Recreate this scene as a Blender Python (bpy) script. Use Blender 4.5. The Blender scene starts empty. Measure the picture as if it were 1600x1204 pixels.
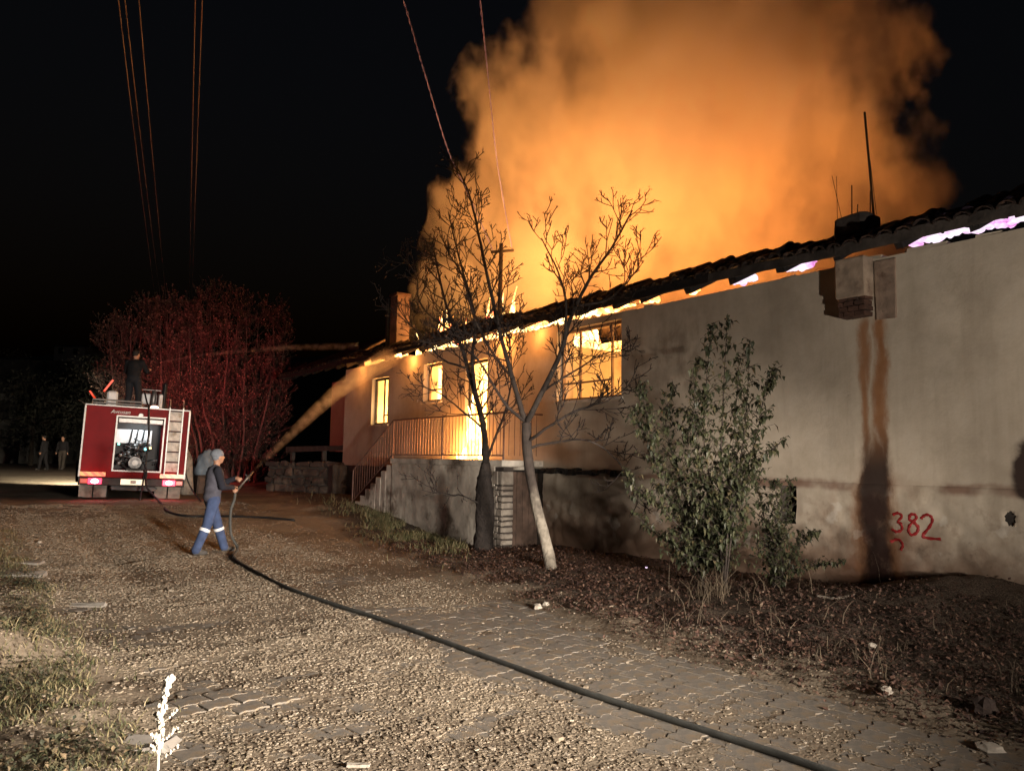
import bpy, math, random
import numpy as np
from mathutils import Vector, Matrix, Euler, noise as mnoise

scene = bpy.context.scene
R = math.radians

# ------------------------------------------------------------------ camera
CAM_H = 1.70
YAW, PITCH, ROLL = R(35.4), R(5.55), R(1.0)
FPX = 1200.0                       # focal length in pixels of the 1600 px wide photograph
fwd_h = Vector((math.sin(YAW), math.cos(YAW), 0))
fwd = (fwd_h * math.cos(PITCH) + Vector((0, 0, 1)) * math.sin(PITCH)).normalized()
rgt0 = Vector((math.cos(YAW), -math.sin(YAW), 0))
up0 = rgt0.cross(fwd).normalized()
rgt = rgt0 * math.cos(ROLL) + up0 * math.sin(ROLL)
upv = up0 * math.cos(ROLL) - rgt0 * math.sin(ROLL)
camd = bpy.data.cameras.new('camera')
camd.lens = FPX / 1600 * 36
camd.sensor_width = 36
camd.clip_start = 0.05
camd.clip_end = 2000
cam = bpy.data.objects.new('camera', camd)
scene.collection.objects.link(cam)
mw = Matrix.Identity(4)
for i in range(3):
    mw[i][0], mw[i][1], mw[i][2] = rgt[i], upv[i], -fwd[i]
mw.translation = (0, 0, CAM_H)
cam.matrix_world = mw
scene.camera = cam

# ------------------------------------------------------------------ night sky
world = bpy.data.worlds.new('World')
scene.world = world
world.use_nodes = True
wn = world.node_tree.nodes
bg = wn['Background']
sky = wn.new('ShaderNodeTexSky')
sky.sky_type = 'NISHITA'
sky.sun_disc = False
sky.sun_elevation = R(-3.0)
sky.sun_rotation = R(200)
sky.dust_density = 3.0
world.node_tree.links.new(sky.outputs[0], bg.inputs[0])
bg.inputs[1].default_value = 0.05

def add_light(name, kind, loc, power, col, target=None, **kw):
    l = bpy.data.lights.new(name, kind)
    l.energy = power
    l.color = col
    for k, v in kw.items():
        setattr(l, k, v)
    o = bpy.data.objects.new(name, l)
    o.location = loc
    if target is not None:
        o.rotation_euler = (Vector(target) - Vector(loc)).to_track_quat('-Z', 'Y').to_euler()
    scene.collection.objects.link(o)
    return o

# faint cool sun lamp, added as ambient fill
add_light('ambient_fill', 'SUN', (0, 0, 30), 0.004, (0.75, 0.82, 1.0), target=(12, 22, 0), angle=R(0.5))

# headlights of a vehicle standing just right of the photographer, shining along the street
HEAD_COL = (1.0, 0.86, 0.73)
for hx in (3.3, 4.7):                      # dipped beams: wide and flat
    o = add_light('headlight_lamp', 'SPOT', (hx, -1.8, 1.5), 8200, HEAD_COL, target=(hx - 2.7, 10, 1.12),
                  spot_size=R(120), spot_blend=1.0, shadow_soft_size=0.32)
    o.scale = (0.95, 0.24, 1.0)
# added unseen spot beside the headlights, brightens the house wall
add_light('wall_fill_spot', 'SPOT', (5.2, -1.7, 1.0), 1500, HEAD_COL, target=(9.9, 7.6, 3.6), spot_size=R(64), spot_blend=1.0, shadow_soft_size=0.10)
# burning roof timbers inside the house, throwing their light up into the smoke
FIRE_COL = (1.0, 0.30, 0.058)
add_light('roof_fire', 'AREA', (11.9, 13.8, 4.95), 260, FIRE_COL, target=(13.3, 13.8, 8.0), shape='RECTANGLE', size=9.5, size_y=2.2)
add_light('roof_fire', 'AREA', (14.6, 14.2, 5.0), 1330, FIRE_COL, target=(14.6, 14.2, 9), shape='RECTANGLE', size=3.0, size_y=9.0)

vs = scene.view_settings
vs.view_transform = 'Standard'
vs.look = 'None'
vs.exposure = 0.0
vs.gamma = 1.0
vs.use_curve_mapping = False
cy = scene.cycles
cy.use_denoising = True
cy.use_adaptive_sampling = True
cy.adaptive_threshold = 0.03
cy.adaptive_min_samples = 16
cy.max_bounces = 5
cy.diffuse_bounces = 2
cy.glossy_bounces = 2
cy.transmission_bounces = 3
cy.transparent_max_bounces = 8
cy.volume_bounces = 1
cy.volume_step_rate = 1.0
cy.volume_max_steps = 160
cy.sample_clamp_indirect = 4.0
cy.sample_clamp_direct = 0.0
cy.caustics_reflective = False
cy.caustics_refractive = False

# ------------------------------------------------------------------ survey helpers: sight lines of the reference view, cut with a real plane or distance
def ray(px, py):
    return (fwd + rgt * ((px - 800) / FPX) + upv * ((602 - py) / FPX))
def P(px, py, d):                     # point d metres deep
    return Vector((0, 0, CAM_H)) + ray(px, py) * d
def W(px, py, x):                     # point on the vertical plane x
    r = ray(px, py)
    return Vector((0, 0, CAM_H)) + r * (x / r.x)
def G(px, py, z=0.0):                 # point on the level z
    r = ray(px, py)
    return Vector((0, 0, CAM_H)) + r * ((z - CAM_H) / r.z)

# ------------------------------------------------------------------ mesh helpers
col = scene.collection
ORG = {}                               # world origin of every root (parts are written in world coordinates)
rng = random.Random(11)
nrs = np.random.RandomState(5)

def origin(o):
    while o is not None:
        if o.name in ORG:
            return ORG[o.name]
        o = o.parent
    return Vector((0, 0, 0))

def tag(o, label=None, cat=None, group=None, kind=None):
    if label: o['label'] = label
    if cat: o['category'] = cat
    if group: o['group'] = group
    if kind: o['kind'] = kind
    return o

def root(name, loc, label, cat, group=None, rot=None):
    o = bpy.data.objects.new(name, None)
    o.empty_display_size = 0.2
    o.location = loc
    if rot: o.rotation_euler = rot
    col.objects.link(o)
    ORG[o.name] = Vector(loc) if rot is None else Vector((0, 0, 0))   # rotated roots: parts are written in local coordinates
    return tag(o, label, cat, group)

def link_mesh(name, me, mat, parent=None, loc=None, rot=None):
    o = bpy.data.objects.new(name, me)
    if mat is not None and len(me.materials) == 0:
        for m in (mat if isinstance(mat, (list, tuple)) else [mat]):
            me.materials.append(m)
    col.objects.link(o)
    if parent is not None:
        o.parent = parent
    if loc is not None:
        o.location = Vector(loc) - (origin(parent) if parent is not None else Vector((0, 0, 0)))
    if rot is not None:
        o.rotation_euler = rot
    return o

def np_mesh(name, V, F, smooth=False, mi=None):
    V = np.asarray(V, dtype=np.float32); F = np.asarray(F, dtype=np.int32)
    me = bpy.data.meshes.new(name)
    n = F.shape[1]
    me.vertices.add(len(V)); me.vertices.foreach_set('co', V.ravel())
    me.loops.add(F.size); me.loops.foreach_set('vertex_index', F.ravel())
    me.polygons.add(len(F))
    me.polygons.foreach_set('loop_start', np.arange(0, F.size, n, dtype=np.int32))
    me.polygons.foreach_set('loop_total', np.full(len(F), n, dtype=np.int32))
    if mi is not None: me.polygons.foreach_set('material_index', np.asarray(mi, dtype=np.int32))
    me.update(calc_edges=True)
    me.polygons.foreach_set('use_smooth', np.full(len(F), smooth))
    return me

class MB:
    def __init__(s):
        s.v = []; s.f = []; s.m = []; s.mi = 0
    def _add(s, vs, fs):
        b = len(s.v)
        s.v += [tuple(p) for p in vs]
        s.f += [tuple(i + b for i in f) for f in fs]
        s.m += [s.mi] * len(fs)
        return s
    def box(s, c, size, rot=None, bev=0.0, jit=0.0):
        hx, hy, hz = size[0] / 2, size[1] / 2, size[2] / 2
        c = Vector(c)
        if bev > 0:
            b = min(bev, hx * .9, hy * .9, hz * .9)
            vs = []; 
            for sx in (-1, 1):
                for sy in (-1, 1):
                    for sz in (-1, 1):
                        vs += [(sx * hx, sy * (hy - b), sz * (hz - b)), (sx * (hx - b), sy * hy, sz * (hz - b)), (sx * (hx - b), sy * (hy - b), sz * hz)]
            def i(x, y, z, k): return ((x * 2 + y) * 2 + z) * 3 + k
            fs = []
            for x in (0, 1): fs.append([i(x, 0, 0, 0), i(x, 1, 0, 0), i(x, 1, 1, 0), i(x, 0, 1, 0)])
            for y in (0, 1): fs.append([i(0, y, 0, 1), i(1, y, 0, 1), i(1, y, 1, 1), i(0, y, 1, 1)])
            for z in (0, 1): fs.append([i(0, 0, z, 2), i(1, 0, z, 2), i(1, 1, z, 2), i(0, 1, z, 2)])
            for x in (0, 1):
                for y in (0, 1): fs.append([i(x, y, 0, 0), i(x, y, 1, 0), i(x, y, 1, 1), i(x, y, 0, 1)])
                for z in (0, 1): fs.append([i(x, 0, z, 0), i(x, 1, z, 0), i(x, 1, z, 2), i(x, 0, z, 2)])
            for y in (0, 1):
                for z in (0, 1): fs.append([i(0, y, z, 1), i(1, y, z, 1), i(1, y, z, 2), i(0, y, z, 2)])
            for x in (0, 1):
                for y in (0, 1):
                    for z in (0, 1): fs.append([i(x, y, z, 0), i(x, y, z, 1), i(x, y, z, 2)])
        else:
            vs = [(x * hx, y * hy, z * hz) for x in (-1, 1) for y in (-1, 1) for z in (-1, 1)]
            fs = [(0, 1, 3, 2), (4, 6, 7, 5), (0, 4, 5, 1), (2, 3, 7, 6), (0, 2, 6, 4), (1, 5, 7, 3)]
        out = []
        for p in vs:
            p = Vector(p)
            if jit: p += Vector((rng.uniform(-jit, jit), rng.uniform(-jit, jit), rng.uniform(-jit, jit)))
            if rot is not None: p = rot @ p
            out.append(c + p)
        return s._add(out, fs)
    def span(s, a, b, **k):              # box between two corners
        a, b = Vector(a), Vector(b)
        return s.box((a + b) / 2, (abs(b.x - a.x), abs(b.y - a.y), abs(b.z - a.z)), **k)
    def bar(s, p0, p1, w, h, bev=0.0, jit=0.0):
        p0, p1 = Vector(p0), Vector(p1)
        d = p1 - p0
        q = d.to_track_quat('X', 'Z').to_matrix()
        return s.box((p0 + p1) / 2, (d.length, w, h), rot=q, bev=bev, jit=jit)
    def tube(s, pts, rad, n=8, cap=True, jit=0.0):
        pts = [Vector(p) for p in pts]
        if not isinstance(rad, (list, tuple)): rad = [rad] * len(pts)
        vs = []; fs = []
        ref = None
        for i, p in enumerate(pts):
            t = (pts[min(i + 1, len(pts) - 1)] - pts[max(i - 1, 0)])
            t = t.normalized() if t.length > 1e-9 else Vector((0, 0, 1))
            if ref is None:
                ref = t.orthogonal().normalized()
            ref = (ref - t * ref.dot(t))
            ref = ref.normalized() if ref.length > 1e-6 else t.orthogonal().normalized()
            b = t.cross(ref)
            for k in range(n):
                a = 2 * math.pi * k / n
                rr = rad[i] * (1 + (rng.uniform(-jit, jit) if jit else 0))
                vs.append(p + (ref * math.cos(a) + b * math.sin(a)) * rr)
        for i in range(len(pts) - 1):
            for k in range(n):
                k2 = (k + 1) % n
                fs.append((i * n + k, i * n + k2, (i + 1) * n + k2, (i + 1) * n + k))
        if cap:
            fs.append(tuple(range(n - 1, -1, -1)))
            fs.append(tuple((len(pts) - 1) * n + k for k in range(n)))
        return s._add(vs, fs)
    def ball(s, c, r, nu=12, nv=8, rot=None, fn=None):
        if not isinstance(r, (list, tuple)): r = (r, r, r)
        c = Vector(c); vs = []; fs = []
        for j in range(1, nv):
            th = math.pi * j / nv
            for i in range(nu):
                a = 2 * math.pi * i / nu
                p = Vector((math.sin(th) * math.cos(a), math.sin(th) * math.sin(a), math.cos(th)))
                k = fn(p) if fn else 1.0
                p = Vector((p.x * r[0] * k, p.y * r[1] * k, p.z * r[2] * k))
                vs.append(c + (rot @ p if rot is not None else p))
        for sgn in (1, -1):
            p = Vector((0, 0, sgn)); k = fn(p) if fn else 1.0
            p = Vector((0, 0, sgn * r[2] * k))
            vs.append(c + (rot @ p if rot is not None else p))
        T, B = len(vs) - 2, len(vs) - 1
        for i in range(nu):
            i2 = (i + 1) % nu
            fs.append((T, i, i2)); fs.append((B, (nv - 2) * nu + i2, (nv - 2) * nu + i))
            for j in range(nv - 2):
                fs.append((j * nu + i, (j + 1) * nu + i, (j + 1) * nu + i2, j * nu + i2))
        return s._add(vs, fs)
    def lathe(s, p0, axis, prof, n=20):   # prof: (distance along the axis, radius)
        axis = Vector(axis).normalized(); a = axis.orthogonal().normalized(); b = axis.cross(a)
        p0 = Vector(p0); vs = []; fs = []
        for (t, r) in prof:
            for k in range(n):
                w = 2 * math.pi * k / n
                vs.append(p0 + axis * t + (a * math.cos(w) + b * math.sin(w)) * max(r, 1e-4))
        for i in range(len(prof) - 1):
            for k in range(n):
                k2 = (k + 1) % n
                fs.append((i * n + k, i * n + k2, (i + 1) * n + k2, (i + 1) * n + k))
        fs.append(tuple(range(n - 1, -1, -1))); fs.append(tuple((len(prof) - 1) * n + k for k in range(n)))
        return s._add(vs, fs)
    def mesh(s, name, org=(0, 0, 0), smooth=False):
        me = bpy.data.meshes.new(name)
        o = Vector(org)
        me.from_pydata([(p[0] - o.x, p[1] - o.y, p[2] - o.z) for p in s.v], [], s.f)
        if any(s.m): me.polygons.foreach_set('material_index', s.m)
        if smooth: me.polygons.foreach_set('use_smooth', [True] * len(s.f))
        me.update()
        return me
    def build(s, name, mat, parent=None, smooth=False, loc=None):
        if parent is not None:
            me = s.mesh(name, origin(parent), smooth)
            o = link_mesh(name, me, mat, parent)
        else:
            l = Vector(loc) if loc is not None else Vector((0, 0, 0))
            o = link_mesh(name, s.mesh(name, l, smooth), mat)
            o.location = l
        return o

# ------------------------------------------------------------------ node helpers
class NT:
    def __init__(s, name):
        s.mat = bpy.data.materials.new(name); s.mat.use_nodes = True
        s.nt = s.mat.node_tree; s.n = s.nt.nodes
        s.bsdf = s.n['Principled BSDF']; s.out = s.n['Material Output']
        s._co = None
    def link(s, a, b): s.nt.links.new(a, b)
    def new(s, t, **k):
        x = s.n.new(t)
        for a, v in k.items(): setattr(x, a, v)
        return x
    def co(s):
        if s._co is None: s._co = s.new('ShaderNodeTexCoord').outputs['Object']
        return s._co
    def val(s, x, sock):
        if isinstance(x, (int, float)): sock.default_value = x
        elif isinstance(x, (tuple, list)): sock.default_value = tuple(x) + ((1,) if len(x) == 3 and len(sock.default_value) == 4 else ())
        else: s.link(x, sock)
    def math(s, op, a, b=0.0, c=0.0, clamp=False):
        x = s.new('ShaderNodeMath', operation=op); x.use_clamp = clamp
        s.val(a, x.inputs[0]); s.val(b, x.inputs[1]); s.val(c, x.inputs[2])
        return x.outputs[0]
    def noise(s, scale, detail=3, rough=.55, vec=None, dist=0.0, stretch=None):
        x = s.new('ShaderNodeTexNoise'); x.inputs['Scale'].default_value = scale
        x.inputs['Detail'].default_value = detail; x.inputs['Roughness'].default_value = rough
        x.inputs['Distortion'].default_value = dist
        v = vec or s.co()
        if stretch:
            m = s.new('ShaderNodeMapping'); m.inputs['Scale'].default_value = stretch; s.link(v, m.inputs[0]); v = m.outputs[0]
        s.link(v, x.inputs['Vector'])
        return x.outputs['Fac']
    def voro(s, scale, feature='F1', out='Distance', rand=1.0, vec=None):
        x = s.new('ShaderNodeTexVoronoi', feature=feature); x.inputs['Scale'].default_value = scale
        x.inputs['Randomness'].default_value = rand
        s.link(vec or s.co(), x.inputs['Vector'])
        return x.outputs[out]
    def ramp(s, fac, stops, interp='LINEAR'):
        x = s.new('ShaderNodeValToRGB'); x.color_ramp.interpolation = interp
        e = x.color_ramp.elements
        while len(e) < len(stops): e.new(0.5)
        for k, (p, c) in enumerate(stops):
            e[k].position = p; e[k].color = tuple(c) + (1,) if len(c) == 3 else c
        s.link(fac, x.inputs[0])
        return x.outputs[0]
    def smooth(s, x, lo, hi, a=0.0, b=1.0):
        m = s.new('ShaderNodeMapRange', interpolation_type='SMOOTHSTEP')
        s.val(x, m.inputs[0]); 
        for k, v in enumerate((lo, hi, a, b)): s.val(v, m.inputs[k + 1])
        return m.outputs[0]
    def mix(s, fac, a, b, mode='MIX'):
        x = s.new('ShaderNodeMix', data_type='RGBA', blend_type=mode)
        s.val(fac, x.inputs['Factor'])
        s.val(a, x.inputs[6]); s.val(b, x.inputs[7])
        return x.outputs[2]
    def xyz(s, v=None):
        x = s.new('ShaderNodeSeparateXYZ'); s.link(v or s.co(), x.inputs[0]); return x.outputs
    def island(s): return s.new('ShaderNodeNewGeometry').outputs['Random Per Island']
    def objrand(s): return s.new('ShaderNodeObjectInfo').outputs['Random']
    def bump(s, h, strength=.5, dist=.02):
        b = s.new('ShaderNodeBump'); b.inputs['Strength'].default_value = strength; b.inputs['Distance'].default_value = dist
        s.link(h, b.inputs['Height']); s.link(b.outputs[0], s.bsdf.inputs['Normal'])
    def base(s, c, rough=.8, metal=0.0, spec=None):
        s.val(c, s.bsdf.inputs['Base Color']); s.val(rough, s.bsdf.inputs['Roughness']); s.val(metal, s.bsdf.inputs['Metallic'])
        if spec is not None: s.bsdf.inputs['Specular IOR Level'].default_value = spec
        return s

def paint(name, c, rough=.7, metal=0.0, var=.35, scale=6.0, bumps=0.25, bscale=40, dist=.004, dirt=None, spec=None):
    t = NT(name)
    n = t.noise(scale, 5)
    dark = tuple(x * (1 - var) for x in c); lite = tuple(min(1, x * (1 + var * .6)) for x in c)
    cc = t.ramp(n, [(.3, dark), (.7, lite)])
    if dirt:
        n2 = t.noise(scale * .45, 6, .65)
        cc = t.mix(t.smooth(n2, .5, .68), cc, dirt)
    t.base(cc, rough, metal, spec)
    if bumps: t.bump(t.noise(bscale, 4), bumps, dist)
    return t.mat

def islands(name, stops, rough=.8, var=.15, translucent=0.0):
    t = NT(name)
    c = t.ramp(t.island(), stops)
    c = t.mix(t.math('MULTIPLY', t.noise(30, 2), var * 2), c, (0.02, 0.015, 0.01))
    t.base(c, rough)
    return t.mat

def glow(name, stops, strength, scale=3.0, stretch=None, lo=.3, hi=.7):
    t = NT(name)
    n = t.noise(scale, 4, .6, dist=.6, stretch=stretch)
    c = t.ramp(t.smooth(n, lo, hi), stops)
    t.base((0, 0, 0), 1.0)
    t.link(c, t.bsdf.inputs['Emission Color'])
    t.val(strength, t.bsdf.inputs['Emission Strength'])
    return t.mat

def lampglow(name, c, strength, base=(.2, .02, .02)):
    t = NT(name); t.base(base, .3)
    t.bsdf.inputs['Emission Color'].default_value = tuple(c) + (1,)
    t.bsdf.inputs['Emission Strength'].default_value = strength
    return t.mat

def sstep(a, b, x):
    t = max(0.0, min(1.0, (x - a) / (b - a))); return t * t * (3 - 2 * t)

def fbm(x, y, s=1.0, o=3, z=0.0):
    v = 0; a = 1; t = 0
    for i in range(o):
        v += a * mnoise.noise((x * s, y * s, z + i * 7.3)); t += a; a *= .5; s *= 2.1
    return v / t

# ================================================================== SETTING: terrain
WX = 9.9                                # street face of the house
def base_z(x, y):
    z = 0.50 * sstep(12, 23, y) + 0.30 * sstep(23, 46, y)
    z += 0.9 * sstep(60, 160, y)
    z -= 0.22 * math.exp(-(((x - 9.0) / 1.6) ** 2 + ((y - 14.6) / 2.6) ** 2))
    z += 0.36 * math.exp(-(((x - 9.7) / 1.0) ** 2 + ((y - 4.2) / 1.1) ** 2))          # soil heaped against the wall
    z += 0.14 * math.exp(-(((x - 8.2) / 1.2) ** 2 + ((y - 5.0) / 1.6) ** 2))
    z += 0.36 * math.exp(-(((x - 0.0) / 0.7) ** 2 + ((y - 7.4) / 0.42) ** 2))       # ridge on the left verge
    z += 0.10 * math.exp(-(((x + 0.6) / 1.4) ** 2 + ((y - 10.5) / 1.0) ** 2))
    z += (.07 * max(0, fbm(x * .45, y * 1.5, 1.0, 3, 12) - .05)) * (1 - sstep(2.2, 3.4, x)) * sstep(4, 6, y) * (1 - sstep(15, 18, y))   # low washed ridges
    z -= 0.05 * math.exp(-(((x - 2.0) / .35) ** 2)) * sstep(9, 12, y) * (1 - sstep(16, 19, y))   # wheel rut
    return z

def paved(x, y):                        # 1 where paving stones lie bare, 0 where gravel and dirt bury them
    e = 3.35 + .35 * fbm(x, y, .9) + .05 * (y - 4)
    a = sstep(e - .15, e + .25, x) * (1 - sstep(5.35, 5.7, x)) * (1 - sstep(7.0, 9.0, y)) * .9
    b = math.exp(-(((x - 1.45) / .42) ** 2 + ((y - 5.75) / .33) ** 2)) * 1.3
    b += math.exp(-(((x - 1.1) / .3) ** 2 + ((y - 4.75) / .3) ** 2)) * 1.2
    b += .8 * math.exp(-(((x - 1.0) / .5) ** 2 + ((y - 9.6) / .3) ** 2))
    p = max(a, min(1, b)) + .45 * fbm(x + 9, y, 1.3, 3)
    return max(0, min(1, p))

def verge(x, y):
    e = 5.25 + .13 * max(0, y - 5) + .25 * fbm(x, y, .7)
    return sstep(e - .1, e + .35, x)

def gz(x, y):
    z = base_z(x, y)
    if -8 < x < 14 and -1 < y < 40:
        p = paved(x, y) if (0.3 < x < 6 and 1 < y < 11) else 0
        near = 1 - sstep(24, 36, y)
        z += near * (.035 * fbm(x, y, .8, 2) + .022 * fbm(x, y, 3.1, 3)) * (1 - .8 * p)
        z += near * (.012 - .019 * p)
        v = verge(x, y)
        z += near * v * (.05 + .07 * fbm(x, y, 1.7, 3) + .03 * fbm(x, y, 6, 2))
        z += near * (1 - sstep(.5, 1.2, x + .25 * fbm(x, y, .8))) * (.05 + .06 * fbm(x, y, 1.9, 3))
    return z

def axis(dense_lo, dense_hi, step, far):
    a = list(np.arange(dense_lo, dense_hi, step))
    s = step; x = dense_hi
    while x < far: a.append(x); s *= 1.28; x += s
    s = step; x = dense_lo - step; pre = []
    while x > -far: pre.append(x); s *= 1.28; x -= s
    return np.array(pre[::-1] + a)

gx = axis(-1.5, 10.4, .085, 900); gy = axis(1.2, 19, .085, 900)
GV = np.zeros((len(gy), len(gx), 3), np.float32)
for j, yy in enumerate(gy):
    for i, xx in enumerate(gx):
        GV[j, i] = (xx, yy, gz(float(xx), float(yy)))
nx, ny = len(gx), len(gy)
ii, jj = np.meshgrid(np.arange(nx - 1), np.arange(ny - 1))
a = (jj * nx + ii).ravel()
GF = np.stack([a, a + 1, a + nx + 1, a + nx], 1)

t = NT('dirt_and_gravel')
c = t.xyz()
n1 = t.noise(.7, 5, .6); n2 = t.noise(9, 6, .7); n3 = t.noise(60, 3)
cc = t.ramp(n2, [(.3, (.19, .152, .108)), (.55, (.26, .215, .158)), (.75, (.32, .27, .205))])
cc = t.mix(t.smooth(n1, .42, .62), cc, t.ramp(n2, [(.3, (.10, .076, .052)), (.7, (.20, .155, .11))]))
# leaf mould and dark soil on the right verge, with its own ragged border
vx = t.math('ADD', c[0], t.math('MULTIPLY', t.math('SUBTRACT', t.noise(1.1, 4), .5), 1.6))
vx = t.math('SUBTRACT', vx, t.math('MULTIPLY', t.math('MAXIMUM', t.math('SUBTRACT', c[1], 5), 0), .13))
soil = t.ramp(n2, [(.3, (.018, .012, .009)), (.7, (.06, .038, .028))])
cc = t.mix(t.smooth(vx, 5.3, 6.1), cc, soil)
cc = t.mix(t.math('MULTIPLY', t.smooth(n3, .35, .75), .3), cc, (.42, .36, .28))
t.base(cc, .93, 0, .2)
v1 = t.voro(22); v2 = t.voro(55)
hgt = t.math('ADD', t.math('MULTIPLY', t.math('SUBTRACT', 1, v1), .6), t.math('MULTIPLY', t.math('SUBTRACT', 1, v2), .3))
hgt = t.math('ADD', hgt, t.math('MULTIPLY', n3, .5))
t.bump(hgt, .7, .010)
ground = link_mesh('ground', np_mesh('ground', GV.reshape(-1, 3), GF, smooth=True), t.mat)
tag(ground, 'gravel and dirt street with a littered verge', kind='structure')

# interlocking paving stones that show through the dirt
t = NT('concrete_paver')
r_ = t.objrand()
cc = t.ramp(t.noise(14, 5, .65), [(.3, (.17, .155, .135)), (.7, (.30, .275, .235))])
cc = t.mix(t.math('MULTIPLY', r_, .35), cc, (.16, .14, .12))
cc = t.mix(t.smooth(t.noise(5, 5, .7), .48, .66), cc, (.26, .205, .14))
t.base(cc, .88, 0, .25); t.bump(t.noise(90, 4), .5, .006)
PAVER = t.mat
def paver_outline(L=.235, H=.187, z=.026):
    pts = []
    n = 4
    top = [(-L / 2, H / 2 - z), (-L / 4, H / 2), (0, H / 2 - z), (L / 4, H / 2), (L / 2, H / 2 - z)]
    bot = [(x, y - H) for (x, y) in top]
    rgt_ = [(L / 2 - .018, 0)]
    lft_ = [(-L / 2 + .018, 0)]
    return bot + [(L / 2 + .016, -z)] [:0] + rgt_[:0] + top[::-1]
def paver_mesh():
    o = paver_outline()
    n = len(o); g = .95
    inner = [(x * .96, y * .955) for x, y in o]
    v = [(x * g, y * g, -.05) for x, y in o] + [(x * g, y * g, -.0022) for x, y in o] + [(x * g, y * g, 0) for x, y in inner]
    f = []
    for r in range(2):
        for k in range(n):
            f.append((r * n + k, r * n + (k + 1) % n, (r + 1) * n + (k + 1) % n, (r + 1) * n + k))
    # top as a strip of quads (outline is bottom row then top row reversed)
    m = n // 2
    for k in range(m - 1):
        f.append((2 * n + k, 2 * n + k + 1, 2 * n + n - 2 - k, 2 * n + n - 1 - k))
    me = bpy.data.meshes.new('paver'); me.from_pydata(v, [], f); me.update(); me.materials.append(PAVER)
    return me
pav = paver_mesh()
spots = []
pa = R(12)                               # courses run a little askew to the street
for r_i in range(-70, 90):
    for c_i in range(-40, 60):
        u = c_i * .24 + (.12 if r_i % 2 else 0); v = r_i * .17
        x = 3 + u * math.cos(pa) - v * math.sin(pa); y = 5 + u * math.sin(pa) + v * math.cos(pa)
        if not (.4 < x < 5.9 and 1.6 < y < 10.5): continue
        zt = base_z(x, y) + rng.uniform(-.004, .004)
        if gz(x, y) > zt + .010: continue
        q = Vector((x, y, zt)) - Vector((0, 0, CAM_H))
        dpt = q.dot(fwd)
        if dpt < 1 or abs(q.dot(rgt) / dpt) > .72 or q.dot(upv) / dpt < -.55: continue
        spots.append((q.length, x, y, zt))
spots.sort()
pmesh_v = [v.co.copy() for v in pav.vertices]; pmesh_f = [tuple(p.vertices) for p in pav.polygons]
rest = MB()
for k, (d, x, y, z) in enumerate(spots):
    e = Euler((rng.uniform(-.012, .012), rng.uniform(-.012, .012), pa + rng.uniform(-.03, .03)))
    if k < 300:
        link_mesh('paver', pav, None, ground, (x, y, z), e)
    else:
        m = e.to_matrix()
        rest._add([m @ v + Vector((x, y, z)) for v in pmesh_v], pmesh_f)
if rest.f:
    tag(rest.build('distant_pavers', PAVER, ground), kind='stuff')

# loose gravel: angular pebbles, too many to count
def pebbles(name, n, region, dens, size, mat, label):
    V = []; 
    pts = []
    tries = 0
    while len(pts) < n and tries < n * 8:
        tries += 1
        x = rng.uniform(region[0], region[1]); y = region[2] + (region[3] - region[2]) * rng.random() ** 1.35
        if rng.random() < dens(x, y): pts.append((x, y))
    pts = np.array(pts)
    k = len(pts)
    zz = np.array([gz(float(x), float(y)) for x, y in pts])
    s = size[0] * np.exp(nrs.normal(0, size[1], k))
    cube = np.array([(x, y, z) for x in (-1, 1) for y in (-1, 1) for z in (-1, 1)], float) * .62
    fc = np.array([(0, 1, 3, 2), (4, 6, 7, 5), (0, 4, 5, 1), (2, 3, 7, 6), (0, 2, 6, 4), (1, 5, 7, 3)])
    v = cube[None] + nrs.uniform(-.26, .26, (k, 8, 3))
    v *= s[:, None, None] * np.stack([nrs.uniform(.85, 1.2, k), nrs.uniform(.75, 1.1, k), nrs.uniform(.55, .9, k)], 1)[:, None, :]
    an = nrs.uniform(0, 6.28, k); ca, sa = np.cos(an), np.sin(an)
    x = v[:, :, 0] * ca[:, None] - v[:, :, 1] * sa[:, None]; y = v[:, :, 0] * sa[:, None] + v[:, :, 1] * ca[:, None]
    out = np.stack([x + pts[:, 0:1], y + pts[:, 1:2], v[:, :, 2] + (zz - s * .12)[:, None]], 2).reshape(-1, 3)
    F = (fc[None] + (np.arange(k) * 8)[:, None, None]).reshape(-1, 4)
    o = link_mesh(name, np_mesh(name, out, F), mat)
    return tag(o, label, 'gravel', kind='stuff')
def gdens(x, y):
    d = 1.0 if 1.0 < x < 3.9 else .5
    if x > 3.6: d = .45
    if x > 5.3: d = .12
    d *= 1 - .62 * (paved(x, y) if y < 10.5 else 0)
    d *= .35 + 1.1 * sstep(-.25, .25, fbm(x + 3, y, .55, 3))
    if x < 1: d *= .7
    return d
t = NT('pebble_stone')
t.base(t.ramp(t.island(), [(0, (.19, .155, .11)), (.5, (.25, .207, .152)), (.88, (.30, .252, .19)), (1, (.42, .37, .30))]), .85, 0, .3)
pebbles('gravel', 125000, (-1.6, 6.2, 2.2, 21), gdens, (.0084, .38), t.mat, 'loose pale gravel strewn over the whole street')

# ================================================================== HOUSE
house = root('burning_house', (WX, 13, 0), 'long plastered house on fire with flames in its windows and under its eaves', 'house')

# --- materials of the house
t = NT('old_plaster')
c = t.xyz()
n1 = t.noise(.55, 6, .62); n2 = t.noise(3.2, 6, .7); n3 = t.noise(28, 4)
cc = t.ramp(n2, [(.25, (.47, .41, .32)), (.5, (.54, .475, .38)), (.75, (.58, .52, .43))])
cc = t.mix(t.math('MULTIPLY', t.smooth(n1, .46, .68), .55), cc, (.30, .255, .20))
# rain and dust streaks running down
st = t.noise(2.2, 4, .6, stretch=(1, 1, .09))
cc = t.mix(t.math('MULTIPLY', t.smooth(st, .5, .75), .4), cc, (.30, .25, .19))
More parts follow.
